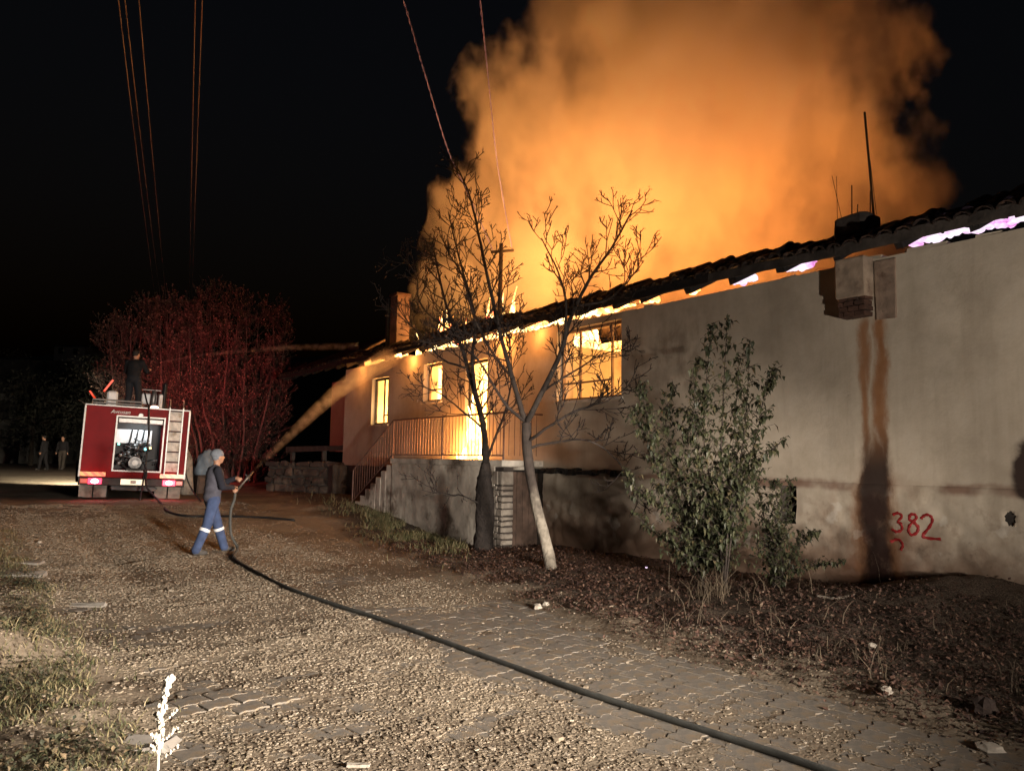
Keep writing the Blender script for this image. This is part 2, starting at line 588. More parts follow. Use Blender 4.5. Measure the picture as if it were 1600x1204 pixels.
# dark mottled blotches right of the broad window
zz = c[2]; yy = c[1]
blot = t.math('MULTIPLY', t.smooth(t.math('ABSOLUTE', t.math('ADD', yy, 3.9)), 1.6, .3), t.smooth(t.math('ABSOLUTE', t.math('SUBTRACT', zz, 3.5)), 1.2, .2))
blot = t.math('MULTIPLY', blot, t.smooth(t.noise(2.3, 5, .6, stretch=(1, 1, .6)), .42, .62))
cc = t.mix(t.math('MULTIPLY', blot, .55), cc, (.16, .12, .085))
# reddish-brown band low on the wall
wob = t.math('MULTIPLY', t.math('SUBTRACT', t.noise(1.6, 5, .6), .5), 1.4)
low = t.smooth(t.math('ADD', zz, wob), 1.25, .2)
cc = t.mix(t.math('MULTIPLY', low, .85), cc, (.17, .095, .06))
band = t.math('MULTIPLY', t.smooth(t.math('ABSOLUTE', t.math('SUBTRACT', t.math('ADD', zz, t.math('MULTIPLY', wob, .12)), 1.44)), .10, .02), t.smooth(t.noise(1.1, 4), .42, .6))
cc = t.mix(t.math('MULTIPLY', band, .75), cc, (.15, .07, .045))
# rust run below the flue box: two narrow drips that join and blacken low down
yr = t.math('ADD', t.math('ADD', yy, 13 - 5.55), t.math('MULTIPLY', t.math('SUBTRACT', t.noise(2.6, 5, .65, stretch=(1, 1, .45)), .5), .34))
d1 = t.math('MULTIPLY', t.smooth(t.math('ABSOLUTE', t.math('SUBTRACT', yr, .12)), .15, .0), .8)
d2 = t.math('MULTIPLY', t.smooth(t.math('ABSOLUTE', t.math('ADD', yr, .10)), .17, .0), .9)
dr = t.math('MULTIPLY', t.math('MAXIMUM', d1, d2), t.smooth(zz, 3.85, 3.6))
dlow = t.math('MULTIPLY', t.smooth(t.math('ABSOLUTE', t.math('ADD', yr, .0)), .40, .10), t.smooth(t.math('ADD', zz, t.math('MULTIPLY', t.math('ABSOLUTE', yr), 2.2)), 2.6, 1.7))
dall = t.math('MAXIMUM', t.math('MULTIPLY', dr, t.smooth(zz, 0.2, 1.2, .7, .85)), dlow)
rust = t.mix(t.math('MULTIPLY', t.smooth(t.math('ABSOLUTE', yr), .36, .12), t.smooth(zz, 2.5, 1.6)), t.mix(t.noise(6, 4), (.24, .10, .04), (.38, .19, .085)), (.020, .009, .008))
halo = t.math('MULTIPLY', t.smooth(t.math('ABSOLUTE', yr), .9, .2), t.math('MULTIPLY', t.smooth(zz, 1.9, 1.0), t.smooth(t.noise(2.5, 5), .4, .6)))
cc = t.mix(t.math('MULTIPLY', halo, .6), cc, (.20, .085, .045))
cc = t.mix(t.math('MULTIPLY', t.smooth(dall, .0, .8), .95), cc, rust)
# white stone showing where the render has dropped off low down, and a soot blot near the corner
wst = t.math('MULTIPLY', t.smooth(t.noise(2.7, 3, .5), .60, .66), t.math('MULTIPLY', t.smooth(zz, 1.5, 1.3), t.smooth(zz, .2, .6)))
cc = t.mix(t.math('MULTIPLY', t.math('MULTIPLY', wst, .6), t.math('SUBTRACT', 1, dall, clamp=True)), cc, (.58, .54, .47))
sb_ = t.math('MULTIPLY', t.smooth(t.math('ABSOLUTE', t.math('ADD', yy, 13 - 3.62)), .45, .1), t.smooth(t.math('ABSOLUTE', t.math('SUBTRACT', zz, 1.7)), .5, .2))
cc = t.mix(t.smooth(t.math('MULTIPLY', sb_, t.noise(3, 4)), .12, .35), cc, (.05, .035, .03))
mot = t.noise(5.5, 5, .7)
cc = t.mix(t.math('MULTIPLY', t.smooth(mot, .5, .72), t.smooth(zz, 1.6, .9, .04, .45)), cc, (.15, .10, .07))
t.base(cc, .92, 0, .15)
hg = t.math('ADD', t.math('MULTIPLY', n2, .7), t.math('MULTIPLY', n3, .2))
t.bump(hg, .45, .025)
PLASTER = t.mat
CONCRETE = paint('stained_concrete', (.62, .58, .50), .92, var=.35, scale=3.0, bumps=.5, bscale=14, dist=.02, dirt=(.17, .14, .11), spec=.15)
INNER = paint('inner_plaster', (.62, .56, .46), .95, var=.25, scale=2.0, bumps=.2, dirt=(.40, .31, .22))
CHAR = paint('charred_wood', (.012, .010, .009), .9, var=.5, scale=12, bumps=.9, bscale=30, dist=.02)
SOOTY = paint('sooty_board', (.055, .045, .038), .9, var=.6, scale=4, bumps=.7, bscale=18, dist=.02)
t = NT('fired_clay_tile')
cc = t.ramp(t.objrand(), [(0, (.035, .022, .017)), (.6, (.075, .045, .033)), (1, (.13, .085, .062))])
cc = t.mix(t.smooth(t.noise(9, 5), .42, .65), cc, (.018, .014, .012))
t.base(cc, .9, 0, .2); t.bump(t.noise(40, 4), .5, .008)
TILE = t.mat
FRAME = paint('scorched_frame_paint', (.30, .20, .13), .7, var=.5, scale=9, bumps=.3)
RAILM = paint('rusty_iron', (.13, .075, .058), .65, .1, var=.5, scale=14, bumps=.4)
DARKIRON = paint('dark_iron', (.03, .026, .024), .55, .5, var=.4, scale=10, bumps=.2)
BRICK = paint('exposed_brick', (.085, .042, .028), .92, var=.45, scale=8, bumps=.6, bscale=25, dist=.012, dirt=(.05, .035, .028))

# --- street wall with its openings
WT = 4.50; TH = .45
openings = [  # (y0, y1, z0, z1)
    (20.05, 21.2, 2.68, 4.05), (17.05, 18.02, 3.2, 4.2), (14.92, 15.9, 1.74, 4.08), (10.42, 12.34, 2.92, 4.38)]
Y0, Y1 = -1.5, 23.2
PL = 1.46
def wall_grid(y0, y1, z0, z1, ops, x0, x1, mb):
    ys = sorted({y0, y1} | {o[0] for o in ops} | {o[1] for o in ops})
    for a, b in zip(ys[:-1], ys[1:]):
        m = (a + b) / 2
        o = [q for q in ops if q[0] < m < q[1]]
        zc = z0
        for q in sorted(o, key=lambda q: q[2]):
            if q[2] > zc: mb.span((x0, a, zc), (x1, b, q[2]))
            zc = q[3]
        if z1 > zc: mb.span((x0, a, zc), (x1, b, z1))
mb = MB(); wall_grid(Y0, Y1, PL, WT, openings, WX, WX + TH, mb)
front = mb.build('front_wall', PLASTER, house)
mb = MB(); mb.span((WX + TH, Y1 - TH, .2), (19, Y1, 4.9)); mb.build('gable_wall', PLASTER, house)

# ragged wall head: lumps of broken plaster along the top
y = Y0
while y < Y1 - .3:
    w = rng.uniform(.12, .5); h = rng.uniform(.012, .07)
    if rng.random() < .6: MB().box((WX + .2, y + w / 2, WT + h / 2 - .004), (.38, w, h), jit=.012).build('wall_head_lump', PLASTER, house)
    y += w + rng.uniform(.05, .4)

# rough rubble plinth under worn plaster: displaced grid
def plinth_d(y, z):
    w = fbm(y, z, 1.4, 3, 3.0)
    c = mnoise.cell_vector if False else None
    d = .04 + .034 * w + .030 * fbm(y, z * 1.5, 4.2, 3, 9.0)
    dist = mnoise.voronoi((y * 2.6, z * 3.6, .5))[0]
    d += .030 * min(1, (dist[1] - dist[0]) * 2.2) * sstep(1.25, .8, z) - .015
    return d
ys = np.arange(Y0, 12.75, .045); zs = np.concatenate([np.arange(-.4, PL, .045), [PL + .01]])
PV = np.array([(WX - max(.004, plinth_d(float(y), float(z))) * (1 if z < PL else .2), y, z) for z in zs for y in ys], np.float32)
a = np.array([j * len(ys) + i for j in range(len(zs) - 1) for i in range(len(ys) - 1)])
PF = np.stack([a, a + len(ys), a + len(ys) + 1, a + 1], 1)
o_ = origin(house)
PV -= np.array([o_.x, o_.y, o_.z], np.float32)
niche_y, niche_z = (6.72, 7.0), (.86, 1.42)
cen = PV[PF].mean(1) + np.array([o_.x, o_.y, o_.z])
keep = ~((cen[:, 1] > niche_y[0]) & (cen[:, 1] < niche_y[1]) & (cen[:, 2] > niche_z[0]) & (cen[:, 2] < niche_z[1]))
keep &= ~(((cen[:, 1] - 3.95) / .085) ** 2 + ((cen[:, 2] - 1.13) / .11) ** 2 < 1)
link_mesh('plinth', np_mesh('plinth', PV, PF[keep], smooth=True), PLASTER, house)
mb = MB()
mb.span((WX + .005, Y0, -.4), (WX + TH, 6.70, PL - .002)); mb.span((WX + .005, 7.02, -.4), (WX + TH, 23.2, PL - .002))
mb.span((WX + .005, 6.70, -.4), (WX + TH, 7.02, .85)); mb.span((WX + .005, 6.70, 1.43), (WX + TH, 7.02, PL - .002))
mb.build('foundation', SOOTY, house)
mb = MB(); mb.span((WX + .32, 6.705, .855), (WX + .40, 7.015, 1.425)); mb.build('vent_back', CHAR, house)
rim = []; rf = []
for k in range(20):
    a_ = 2 * math.pi * k / 20
    for (ry, rz, dx) in ((.055 + .012 * math.sin(k * 1.7), .085 + .012 * math.cos(k * 2.3), .02), (.10, .13, -.006), (.16, .19, .012)):
        yy_, zz_ = 3.95 + math.cos(a_) * ry, 1.13 + math.sin(a_) * rz
        rim.append((WX - max(.004, plinth_d(yy_, zz_)) + dx, yy_, zz_))
for k in range(20):
    k2 = (k + 1) % 20
    rf += [(k * 3, k * 3 + 1, k2 * 3 + 1, k2 * 3), (k * 3 + 1, k * 3 + 2, k2 * 3 + 2, k2 * 3 + 1)]
mb = MB(); mb._add(rim, rf); mb.build('hole_rim', PLASTER, house, smooth=True)
# broken ledge with a dark underside, between balcony and sapling
led = MB()
y = 10.2
while y < 12.9:
    w = rng.uniform(.07, .2)
    led.box((WX - .06, y + w / 2, 1.50 + rng.uniform(-.02, .02)), (.14 + rng.uniform(0, .07), w * 1.1, rng.uniform(.05, .12)), jit=.022)
    y += w
led.build('broken_ledge', CHAR, house)

# painted house number: hand-drawn red strokes
RED = paint('red_paint', (.30, .018, .02), .6, var=.35, scale=30, bumps=.2)
def stroke(pts, r, closed=False, seg=4):
    q = [W(a, b, WX) for a, b in pts]
    out = []
    n = len(q)
    for i in range(n - 1):
        p0, p1, p2, p3 = q[max(i - 1, 0)], q[i], q[i + 1], q[min(i + 2, n - 1)]
        for k in range(seg):
            u = k / seg
            out.append(.5 * ((2 * p1) + (p2 - p0) * u + (2 * p0 - 5 * p1 + 4 * p2 - p3) * u * u + (3 * p1 - p0 - 3 * p2 + p3) * u ** 3))
    out.append(q[-1])
    mb = MB()
    L = len(out); v = []
    for i, p in enumerate(out):
        d = (out[min(i + 1, L - 1)] - out[max(i - 1, 0)]).normalized()
        nrm = Vector((0, -d.z, d.y)) * r * (1 + .25 * math.sin(i * 2.1))
        for sgn in (-1, 0, 1):
            s_ = p + nrm * sgn
            v.append((WX - max(.004, plinth_d(s_.y, s_.z)) - (.009 if sgn == 0 else .004), s_.y, s_.z))
    f = []
    for i in range(L - 1):
        for k in (0, 1): f.append((i * 3 + k, i * 3 + k + 1, i * 3 + k + 4, i * 3 + k + 3))
    return mb._add(v, f)
hn = None
for nm, pts in (('digit_three', [(1396, 804), (1404, 801), (1411, 806), (1405, 814), (1411, 818), (1412, 827), (1404, 830), (1396, 826)]),
                ('digit_eight', [(1432, 816), (1423, 811), (1425, 804), (1431, 803), (1434, 808), (1427, 817), (1423, 827), (1428, 835), (1436, 831), (1437, 823), (1431, 816)]),
                ('digit_two', [(1441, 810), (1446, 805), (1454, 804), (1459, 811), (1454, 823), (1444, 836), (1451, 840), (1473, 842)]),
                ('paint_mark', [(1394, 846), (1403, 842), (1411, 845), (1413, 852), (1411, 859)])):
    o = stroke(pts, .018).build(nm, RED, house)

# --- rooms behind: floor, partitions, back wall (what the fire lights up)
mb = MB(); mb.span((WX + TH, 0, 1.55), (18.8, Y1 - TH, 1.70)); mb.build('floor_slab', INNER, house)
mb = MB(); mb.span((13.2, -1, 1.7), (13.45, Y1 - TH, 4.72)); mb.build('inner_wall', INNER, house)
mb = MB(); mb.span((13.19, 8.2, 4.722), (13.40, 13.3, 5.4), jit=.03); mb.build('inner_gable', INNER, house)
for py_ in (13.3, 16.4, 19.2, 8.0):
    mb = MB(); mb.span((WX + TH, py_, 1.7), (13.2, py_ + .2, 4.3)); mb.build('partition', INNER, house)
mb = MB(); mb.span((19.0, -1.5, 0), (19.4, Y1, 4.5)); mb.build('back_wall', PLASTER, house)
mb = MB(); mb.span((WX + TH, -1.9, 0), (19.4, -1.5, 4.7)); mb.build('near_gable_wall', PLASTER, house)

# --- windows and door: frames, mullions, lintels
def bars(name, rects, x, th, mat):
    for (y0, y1, z0, z1) in rects:
        MB().span((x, y0, z0), (x + th, y1, z1)).build(name, mat, house)
def window_frame(o, x, mull_y=(), mull_z=(), w=.055, mat=FRAME):
    y0, y1, z0, z1 = o
    f = MB()
    f.span((x, y0, z0), (x + .06, y0 + w, z1)); f.span((x, y1 - w, z0), (x + .06, y1, z1))
    f.span((x + .002, y0 + w, z0), (x + .058, y1 - w, z0 + w)); f.span((x + .002, y0 + w, z1 - w), (x + .058, y1 - w, z1))
    fr = f.build('window_frame', mat, house)
    for m in mull_y: MB().span((x + .008, m - w * .38, z0 + w), (x + .05, m + w * .38, z1 - w)).build('mullion', mat, fr)
    for m, a_, b_ in mull_z: MB().span((x + .012, a_, m - w * .35), (x + .046, b_, m + w * .35)).build('transom', mat, fr)
    return fr
window_frame((20.05, 21.2, 2.68, 4.05), WX + .12, (20.35, 20.62), ((3.55, 20.1, 20.35), (2.95, 20.1, 20.6)), mat=CHAR)
window_frame((17.05, 18.02, 3.2, 4.2), WX + .16, (), ((3.52, 17.1, 17.97),))
window_frame((10.42, 12.34, 2.92, 4.38), WX + .14, (10.84, 11.78), ((3.28, 11.8, 12.3), (3.28, 10.86, 11.76)), w=.05)
f = MB(); f.span((WX + .1, 14.92, 1.74), (WX + .17, 14.985, 4.08)); f.span((WX + .1, 15.835, 1.74), (WX + .17, 15.9, 4.08)); f.span((WX + .102, 14.985, 4.02), (WX + .168, 15.835, 4.08))
f.build('door_frame', CHAR, house)
for o in openings:
    if o[2] > 2: MB().span((WX - .05, o[0] - .06, o[2] - .06), (WX + .3, o[1] + .06, o[2] - .003), bev=.008).build('window_sill', CONCRETE, house)
# sooty lintel streak boards above openings are left to the plaster

# --- balcony, stair and railing
BX, BYR, BYL, BZ = 8.9, 12.78, 17.7, 1.70
mb = MB()
ys = np.arange(13.12, BYL + .001, .06); zs = np.arange(-.6, BZ - .13, .06)
def bal_d(y, z): return .015 + .018 * fbm(y, z, 1.1, 4, 21) + .03 * max(0, fbm(y, z, 2.2, 2, 33))
v = [(BX - bal_d(float(y), float(z)), y, z) for z in zs for y in ys]
fcs = [(j * len(ys) + i, (j + 1) * len(ys) + i, (j + 1) * len(ys) + i + 1, j * len(ys) + i + 1) for j in range(len(zs) - 1) for i in range(len(ys) - 1)]
mb._add(v, fcs); mb.build('balcony_face', CONCRETE, house, smooth=True)
mb = MB(); mb.span((BX + .02, 13.12, -.6), (WX, BYL, BZ - .13)); mb.build('balcony_core', CONCRETE, house)
mb = MB(); mb.span((BX - .06, BYR - .04, BZ - .13), (WX - .003, BYL + .02, BZ), bev=.012); mb.build('balcony_slab', CONCRETE, house)
# stone pier at the right end: single stones with open joints
STONE = paint('whitewashed_stone', (.29, .26, .22), .92, var=.4, scale=5, bumps=.6, bscale=16, dist=.02, dirt=(.20, .17, .14))
pier = MB(); pier.span((BX + .03, BYR + .02, -.5), (BX + .27, 13.1, BZ - .14)); pier = pier.build('pier', SOOTY, house)
z = -.35
while z < BZ - .3:
    h = rng.uniform(.09, .16) if z < 1.15 else rng.uniform(.2, .3)
    h = min(h, BZ - .14 - z)
    y = BYR; row = [rng.uniform(.12, .2), 0]; row[1] = .34 - row[0]
    for w in row:
        MB().box((BX + .13, y + w / 2, z + h / 2), (.27 + rng.uniform(0, .03), w - .018, h - .018), bev=.02, jit=.008).build('stone', STONE, pier)
        y += w
    z += h
# store door under the balcony, seen past the pier
WOODD = paint('weathered_door_wood', (.10, .065, .048), .85, var=.5, scale=6, bumps=.6, bscale=20, dist=.01)
bd = MB().span((BX + .30, BYR + .2, -.4), (WX - .02, BYR + .24, 1.5)).build('cellar_door', CHAR, house)
k = 0
for xx in np.arange(BX + .31, WX - .06, .155):
    MB().span((xx, BYR + .16, -.35), (xx + .145, BYR + .198, 1.46), jit=.004).build('plank', WOODD, bd)
# steps
NS = 8
for i in range(NS):
    zt = BZ - .13 - (i) * .17; y0 = BYL + i * .31
    MB().span((BX + .0, y0 + .022, -.5), (WX - .01, y0 + .33, zt - .04), bev=.012, jit=.01).build('step', CONCRETE, house)
# railing
rl = MB(); zr = BZ + .96
rl.tube([(BX, BYR, zr), (BX, BYL, zr)], .022, 6); rl.tube([(BX, BYR, zr), (WX - .02, BYR, zr)], .02, 6)
slope = -.17 / .31
yend = BYL + NS * .31 - .1
rl.tube([(BX, BYL, zr), (BX, yend, zr + slope * (yend - BYL))], .022, 6)
rail = rl.build('top_rail', RAILM, house)
rl = MB()
rl.tube([(BX, BYR, BZ + .09), (BX, BYL, BZ + .09)], .014, 6)
rl.tube([(BX, BYL, BZ + .09), (BX, yend, BZ + .09 + slope * (yend - BYL))], .014, 6)
rl.build('bottom_rail', RAILM, house)
bal = MB().tube([(0, 0, 0), (0, 0, .87)], .0085, 5).mesh('baluster'); bal.materials.append(RAILM)
post = MB().tube([(0, 0, -.1), (0, 0, .97)], .02, 6).mesh('rail_post'); post.materials.append(RAILM)
y = BYR + .12
while y < BYL - .05:
    link_mesh('baluster', bal, None, house, (BX, y, BZ + .09)); y += .135
y = BYL + .13
while y < yend - .05:
    link_mesh('baluster', bal, None, house, (BX, y, BZ + .09 + slope * (y - BYL))); y += .15
for yy_, zz_ in ((BYR, 0), ((BYR + BYL) / 2, 0), (BYL, 0), (yend, slope * (yend - BYL))):
    link_mesh('rail_post', post, None, house, (BX, yy_, BZ + zz_ + .003))
xx = BX + .13
while xx < WX - .05:
    link_mesh('baluster', bal, None, house, (xx, BYR, BZ + .09)); xx += .14

# --- burnt roof: rafters, fascia boards, clay tiles on the strip that still stands
EX, EZ, RP = 9.46, 4.535, R(25)
YE0, YE1 = -1.6, 28.2
tn = math.tan(RP)
y = YE0 + .2; raf = []
while y < YE1 - .3:
    raf.append(y); y += rng.uniform(.72, 1.05)
for y in raf:
    L = rng.uniform(1.0, 1.9)
    MB().bar((EX + .03, y, EZ + .0), (EX + L, y + rng.uniform(-.06, .06), EZ + L * tn), rng.uniform(.09, .15), rng.uniform(.10, .15), jit=.014).build('rafter', CHAR, house)
def eave_sag(y): return .03 * math.sin(y * .9) + .035 * fbm(y, 0, .5, 2)
y = YE0
while y < YE1:
    w = rng.uniform(1.2, 2.6); w = min(w, YE1 - y + .2)
    MB().bar((EX, y, EZ + .085 + eave_sag(y)), (EX, y + w, EZ + .085 + eave_sag(y + w)), .035, rng.uniform(.10, .17), jit=.015).build('fascia_board', SOOTY if y < 7 else CHAR, house)
    MB().bar((EX + .26, y + .05, EZ + .10 + .26 * tn + eave_sag(y)), (EX + .26, y + w - .03, EZ + .10 + .26 * tn + eave_sag(y + w)), .40, .03, jit=.012).build('roof_board', CHAR, house)
    if rng.random() < .8:
        MB().bar((EX + .70, y + .05, EZ + .10 + .70 * tn + eave_sag(y)), (EX + .70, y + w * rng.uniform(.5, .95), EZ + .10 + .70 * tn + eave_sag(y + w)), .38, .03, jit=.015).build('roof_board', CHAR, house)
    y += w
def tile_mesh():
    v = []; f = []; n = 6
    for (yy, rr) in ((0, .105), (.42, .085)):
        for th in (0, .016):
            for k in range(n + 1):
                a_ = math.pi * k / n
                v.append((yy, math.cos(a_) * (rr - th), math.sin(a_) * (rr - th) * .75))
    m = n + 1
    for k in range(n):
        f.append((k, k + 1, 2 * m + k + 1, 2 * m + k)); f.append((m + k + 1, m + k, 3 * m + k, 3 * m + k + 1))
        f.append((k, m + k, m + k + 1, k + 1)); f.append((2 * m + k, 2 * m + k + 1, 3 * m + k + 1, 3 * m + k))
    f.append((0, 2 * m, 3 * m, m)); f.append((n, m + n, 3 * m + n, 2 * m + n))
    me = bpy.data.meshes.new('roof_tile'); me.from_pydata(v, [], f); me.update(); me.materials.append(TILE); return me
tile = tile_mesh()
cnt = 0
for row in range(3):
    y = YE0 + .1 + .07 * row
    while y < YE1 and cnt < 300:
        gone = (.06, .22, .62)[row]
        if 17.2 < y < 22.5: gone += .3
        if rng.random() > gone:
            s_ = .30 * row - .05
            tilt = rng.gauss(0, .05); yawt = rng.gauss(0, .07); lift = rng.uniform(0, .03)
            if rng.random() < .05: tilt -= rng.uniform(.05, .14); lift += .03; yawt += rng.uniform(-.3, .3)
            link_mesh('roof_tile', tile, None, house, (EX + s_, y, EZ + .135 + s_ * tn + eave_sag(y) + lift), Euler((rng.gauss(0, .05), -RP + tilt, yawt)))
            cnt += 1
        y += .235
# hip end over the porch: boards and tiles that still hang together
HB = Vector((13.4, 24.2, 6.75))
A_ = Vector((EX, YE1, EZ + .1)); B_ = Vector((EX, 22.6, EZ + .1))
mb = MB()
NU, NV = 26, 14
v = []
for i in range(NU + 1):
    for j in range(NV + 1):
        u = i / NU; w = j / NV
        e = B_.lerp(A_, u); top = Vector((11.6, 22.6, 5.75)).lerp(HB, min(1, u * 1.0)) if False else Vector((10.9, 22.4, 5.35)).lerp(A_ + Vector((.1, 0, .08)), u)
        hip = e.lerp(Vector((EX + (1 - u) * 2.6, e.y - 0.0, EZ + .1 + (1 - u) * 2.6 * .56)), w)
        b = .05 * abs(math.sin(i * 2.2)) + .05 * fbm(u * 9, w * 5, 1.5, 2, 4)
        v.append(hip + Vector((0, 0, b)))
f = [(i * (NV + 1) + j, (i + 1) * (NV + 1) + j, (i + 1) * (NV + 1) + j + 1, i * (NV + 1) + j + 1) for i in range(NU) for j in range(NV)]
mb._add(v, f); hipo = mb.build('hip_roof', TILE, house)
hipo.modifiers.new('thick', 'SOLIDIFY').thickness = .07
# porch under the hip: set-back wall, beam, posts, dark opening
mb = MB(); mb.span((11.4, Y1 + .002, 1.9), (11.65, 28.0, 4.55)); mb.build('porch_wall', PLASTER, house)
mb = MB(); mb.bar((10.0, Y1 + .03, 2.0), (9.9, 28.3, 1.95), .16, .18, jit=.02); mb.build('porch_beam', SOOTY, house)
for y in (24.9, 27.9): MB().bar((9.95, y, 0.2), (9.95, y, 1.9), .14, .14, jit=.015).build('porch_post', SOOTY, house)
mb = MB(); mb.span((13.0, Y1 + .002, .2), (13.2, 28.0, 1.9)); mb.build('porch_back_wall', CHAR, house)
mb = MB(); mb.span((9.45, Y1 - .35, -.1), (10.0, Y1 + .1, 1.44), bev=.03, jit=.02); mb.build('corner_pier', SOOTY, house)

# --- flue box on the wall with exposed brick at its foot, concrete stub and rods on the roof above
fx = WX - .24
mb = MB(); mb.span((fx, 5.50, 3.98), (WX - .003, 5.93, 4.53), bev=.015, jit=.01); flue = mb.build('flue_box', paint('flue_render', (.36, .28, .21), .92, var=.4, scale=5, bumps=.5, bscale=14, dist=.02, dirt=(.16, .10, .07)), house)
z = 3.72
r = 0
while z < 3.96:
    y = 5.53 - (.07 if r % 2 else 0)
    while y < 5.90:
        y1 = min(y + .15, 5.91); y0 = max(y, 5.52)
        if y1 - y0 > .03: MB().span((fx + .02 + rng.uniform(0, .015), y0, z), (WX - .004, y1 - .01, z + .062), jit=.004).build('brick', BRICK, flue)
        y += .155
    z += .074; r += 1
STAINR = paint('stained_render', (.30, .22, .165), .92, var=.4, scale=5, bumps=.5, bscale=14, dist=.02, dirt=(.11, .065, .045))
mb = MB(); mb.span((WX - .022, 5.20, 3.66), (WX - .002, 5.48, 4.46), jit=.012); mb.build('loose_render', STAINR, flue)
mb = MB(); mb.box((fx + .35, 5.78, 5.02), (.46, .50, .34), bev=.05, jit=.03); stub = mb.build('chimney_stub', SOOTY, house)
q0 = Vector((fx + .35, 5.66, 5.15))
for (dy, h, r_, ly, nm) in ((-.02, 1.52, .016, .10, 'antenna_pole'), (.30, .52, .009, 0, 'rod'), (.22, .22, .008, 0, 'rod'), (.03, .36, .008, 0, 'rod'), (.44, .75, .004, .16, 'wire_rod'), (.52, .72, .004, .01, 'wire_rod'), (-.06, .8, .004, .08, 'wire_rod')):
    MB().tube([q0 + Vector((0, dy - .1, 0)), q0 + Vector((.02, dy - .1 + ly, h))], r_, 6).build(nm, DARKIRON, stub)
# brick chimney with a flue pipe near the far end
mb = MB(); mb.span((10.6, 21.1, 4.6), (11.05, 21.55, 6.72), bev=.015, jit=.008); ch = mb.build('chimney', paint('sooty_chimney_render', (.16, .10, .075), .92, var=.5, scale=4, bumps=.5, bscale=14, dist=.02), house)
MB().span((10.56, 21.06, 6.722), (11.09, 21.59, 6.80), bev=.01).build('chimney_cap', BRICK, ch)
MB().tube([(10.62, 21.72, 4.7), (10.62, 21.74, 6.7)], .07, 10).build('stove_pipe', DARKIRON, ch)

MASTM = paint('mast_timber', (.045, .028, .02), .9, var=.4, scale=6, bumps=.4)
mt = P(783, 388, 18.8); mast = MB().tube([(mt.x, mt.y, 4.7), (mt.x, mt.y, mt.z + .12)], [.055, .05], 8).build('service_mast', MASTM, house)
MB().bar(P(767, 394, 18.8), P(803, 391, 18.8), .06, .06).build('crossarm', MASTM, mast)

# ================================================================== FIRE AND SMOKE
FLAME = glow('flame', [(0, (1.0, .22, .03)), (.45, (1.0, .50, .10)), (1, (1.0, .86, .50))], 9.0, 2.2, (1, 1, .5))
FLAME_PINK = glow('violet_flame', [(0, (.55, .10, .45)), (.35, (.9, .42, .85)), (1, (1.0, .84, 1.0))], 1.25, 3.4, (1, 1, 2), .26, .55)
FLAME_EDGE = glow('eave_flame', [(0, (.9, .12, .05)), (.4, (1.0, .45, .10)), (1, (1.0, .80, .40))], 4.5, 4.0, (1, 1, 1.5), .32, .66)
EMBER = glow('ember', [(0, (.25, .02, .005)), (.5, (1.0, .25, .04)), (1, (1.0, .6, .15))], 3.0, 8.0)

def smooth_path(pts, seg=4):
    q = [Vector(p) for p in pts]; out = []; n = len(q)
    for i in range(n - 1):
        p0, p1, p2, p3 = q[max(i - 1, 0)], q[i], q[i + 1], q[min(i + 2, n - 1)]
        for k in range(seg):
            u = k / seg
            out.append(.5 * ((2 * p1) + (p2 - p0) * u + (2 * p0 - 5 * p1 + 4 * p2 - p3) * u * u + (3 * p1 - p0 - 3 * p2 + p3) * u ** 3))
    out.append(q[-1]); return out

def tongue(mb, p, h, r, lean=.2, n=7):
    pts = []; rad = []
    a = rng.uniform(0, 6.28)
    for i in range(n):
        u = i / (n - 1)
        pts.append(Vector(p) + Vector((math.cos(a) * lean * h * u * u + .06 * h * math.sin(u * 6 + a), math.sin(a) * lean * h * u * u + .06 * h * math.cos(u * 5 + a), h * u)))
        rad.append(max(.006, r * (math.sin(math.pi * min(1, (u * .8 + .22))) ** 1.0) * (1 - u * .75)))
    mb.tube(pts, rad, 9, jit=.12)
def flames(name, spots, mat, label):
    mb = MB()
    for (x, y, z, h, r, k) in spots:
        for _ in range(k):
            tongue(mb, (x + rng.uniform(-r, r), y + rng.uniform(-r, r) * 1.6, z), h * rng.uniform(.6, 1.15), r * rng.uniform(.5, 1))
    return tag(mb.build(name, mat, smooth=True), label, 'flames', kind='stuff')
# rooms on fire: heaps of flame on the floor
flames('room_flames', [(12.2, 15.3, 1.72, 2.0, .45, 7), (12.4, 17.5, 1.72, 2.2, .5, 6), (12.0, 20.6, 1.72, 2.2, .5, 7), (12.4, 14.3, 1.72, 1.5, .4, 4),
                       (12.7, 9.6, 1.72, 1.3, .35, 4), (12.6, 12.6, 1.72, 1.0, .3, 3), (10.25, 15.5, 1.72, 1.1, .2, 5), (10.5, 20.5, 2.6, 1.2, .25, 4), (10.6, 17.5, 2.8, 1.2, .25, 4)], FLAME, 'yellow flames filling the rooms behind the door and windows')
sp = [(10.05, 15.05 + .17 * k, 1.71, rng.uniform(1.2, 2.2), .10, 3) for k in range(5)] + [(9.72, 15.55, 1.71, .34, .07, 3), (9.70, 15.85, 1.71, .22, .05, 2)]
flames('doorway_flames', sp, FLAME, 'yellow flames spilling over the doorstep onto the balcony')
# flames along the burning roof edge above the far windows
sp = []
for k in range(22):
    y = rng.uniform(15.5, 21.3); sp.append((rng.uniform(10.9, 12.0), y, 4.4, rng.uniform(.9, 1.75), .2, 2))
for k in range(9):
    y = rng.uniform(6.5, 15); sp.append((rng.uniform(11.6, 13), (y if y < 8.5 or y > 13.5 else 14.0), 4.3, rng.uniform(.5, 1.0), .22, 2))
flames('roof_flames', sp, FLAME_EDGE, 'low orange flames licking over the far roof edge')
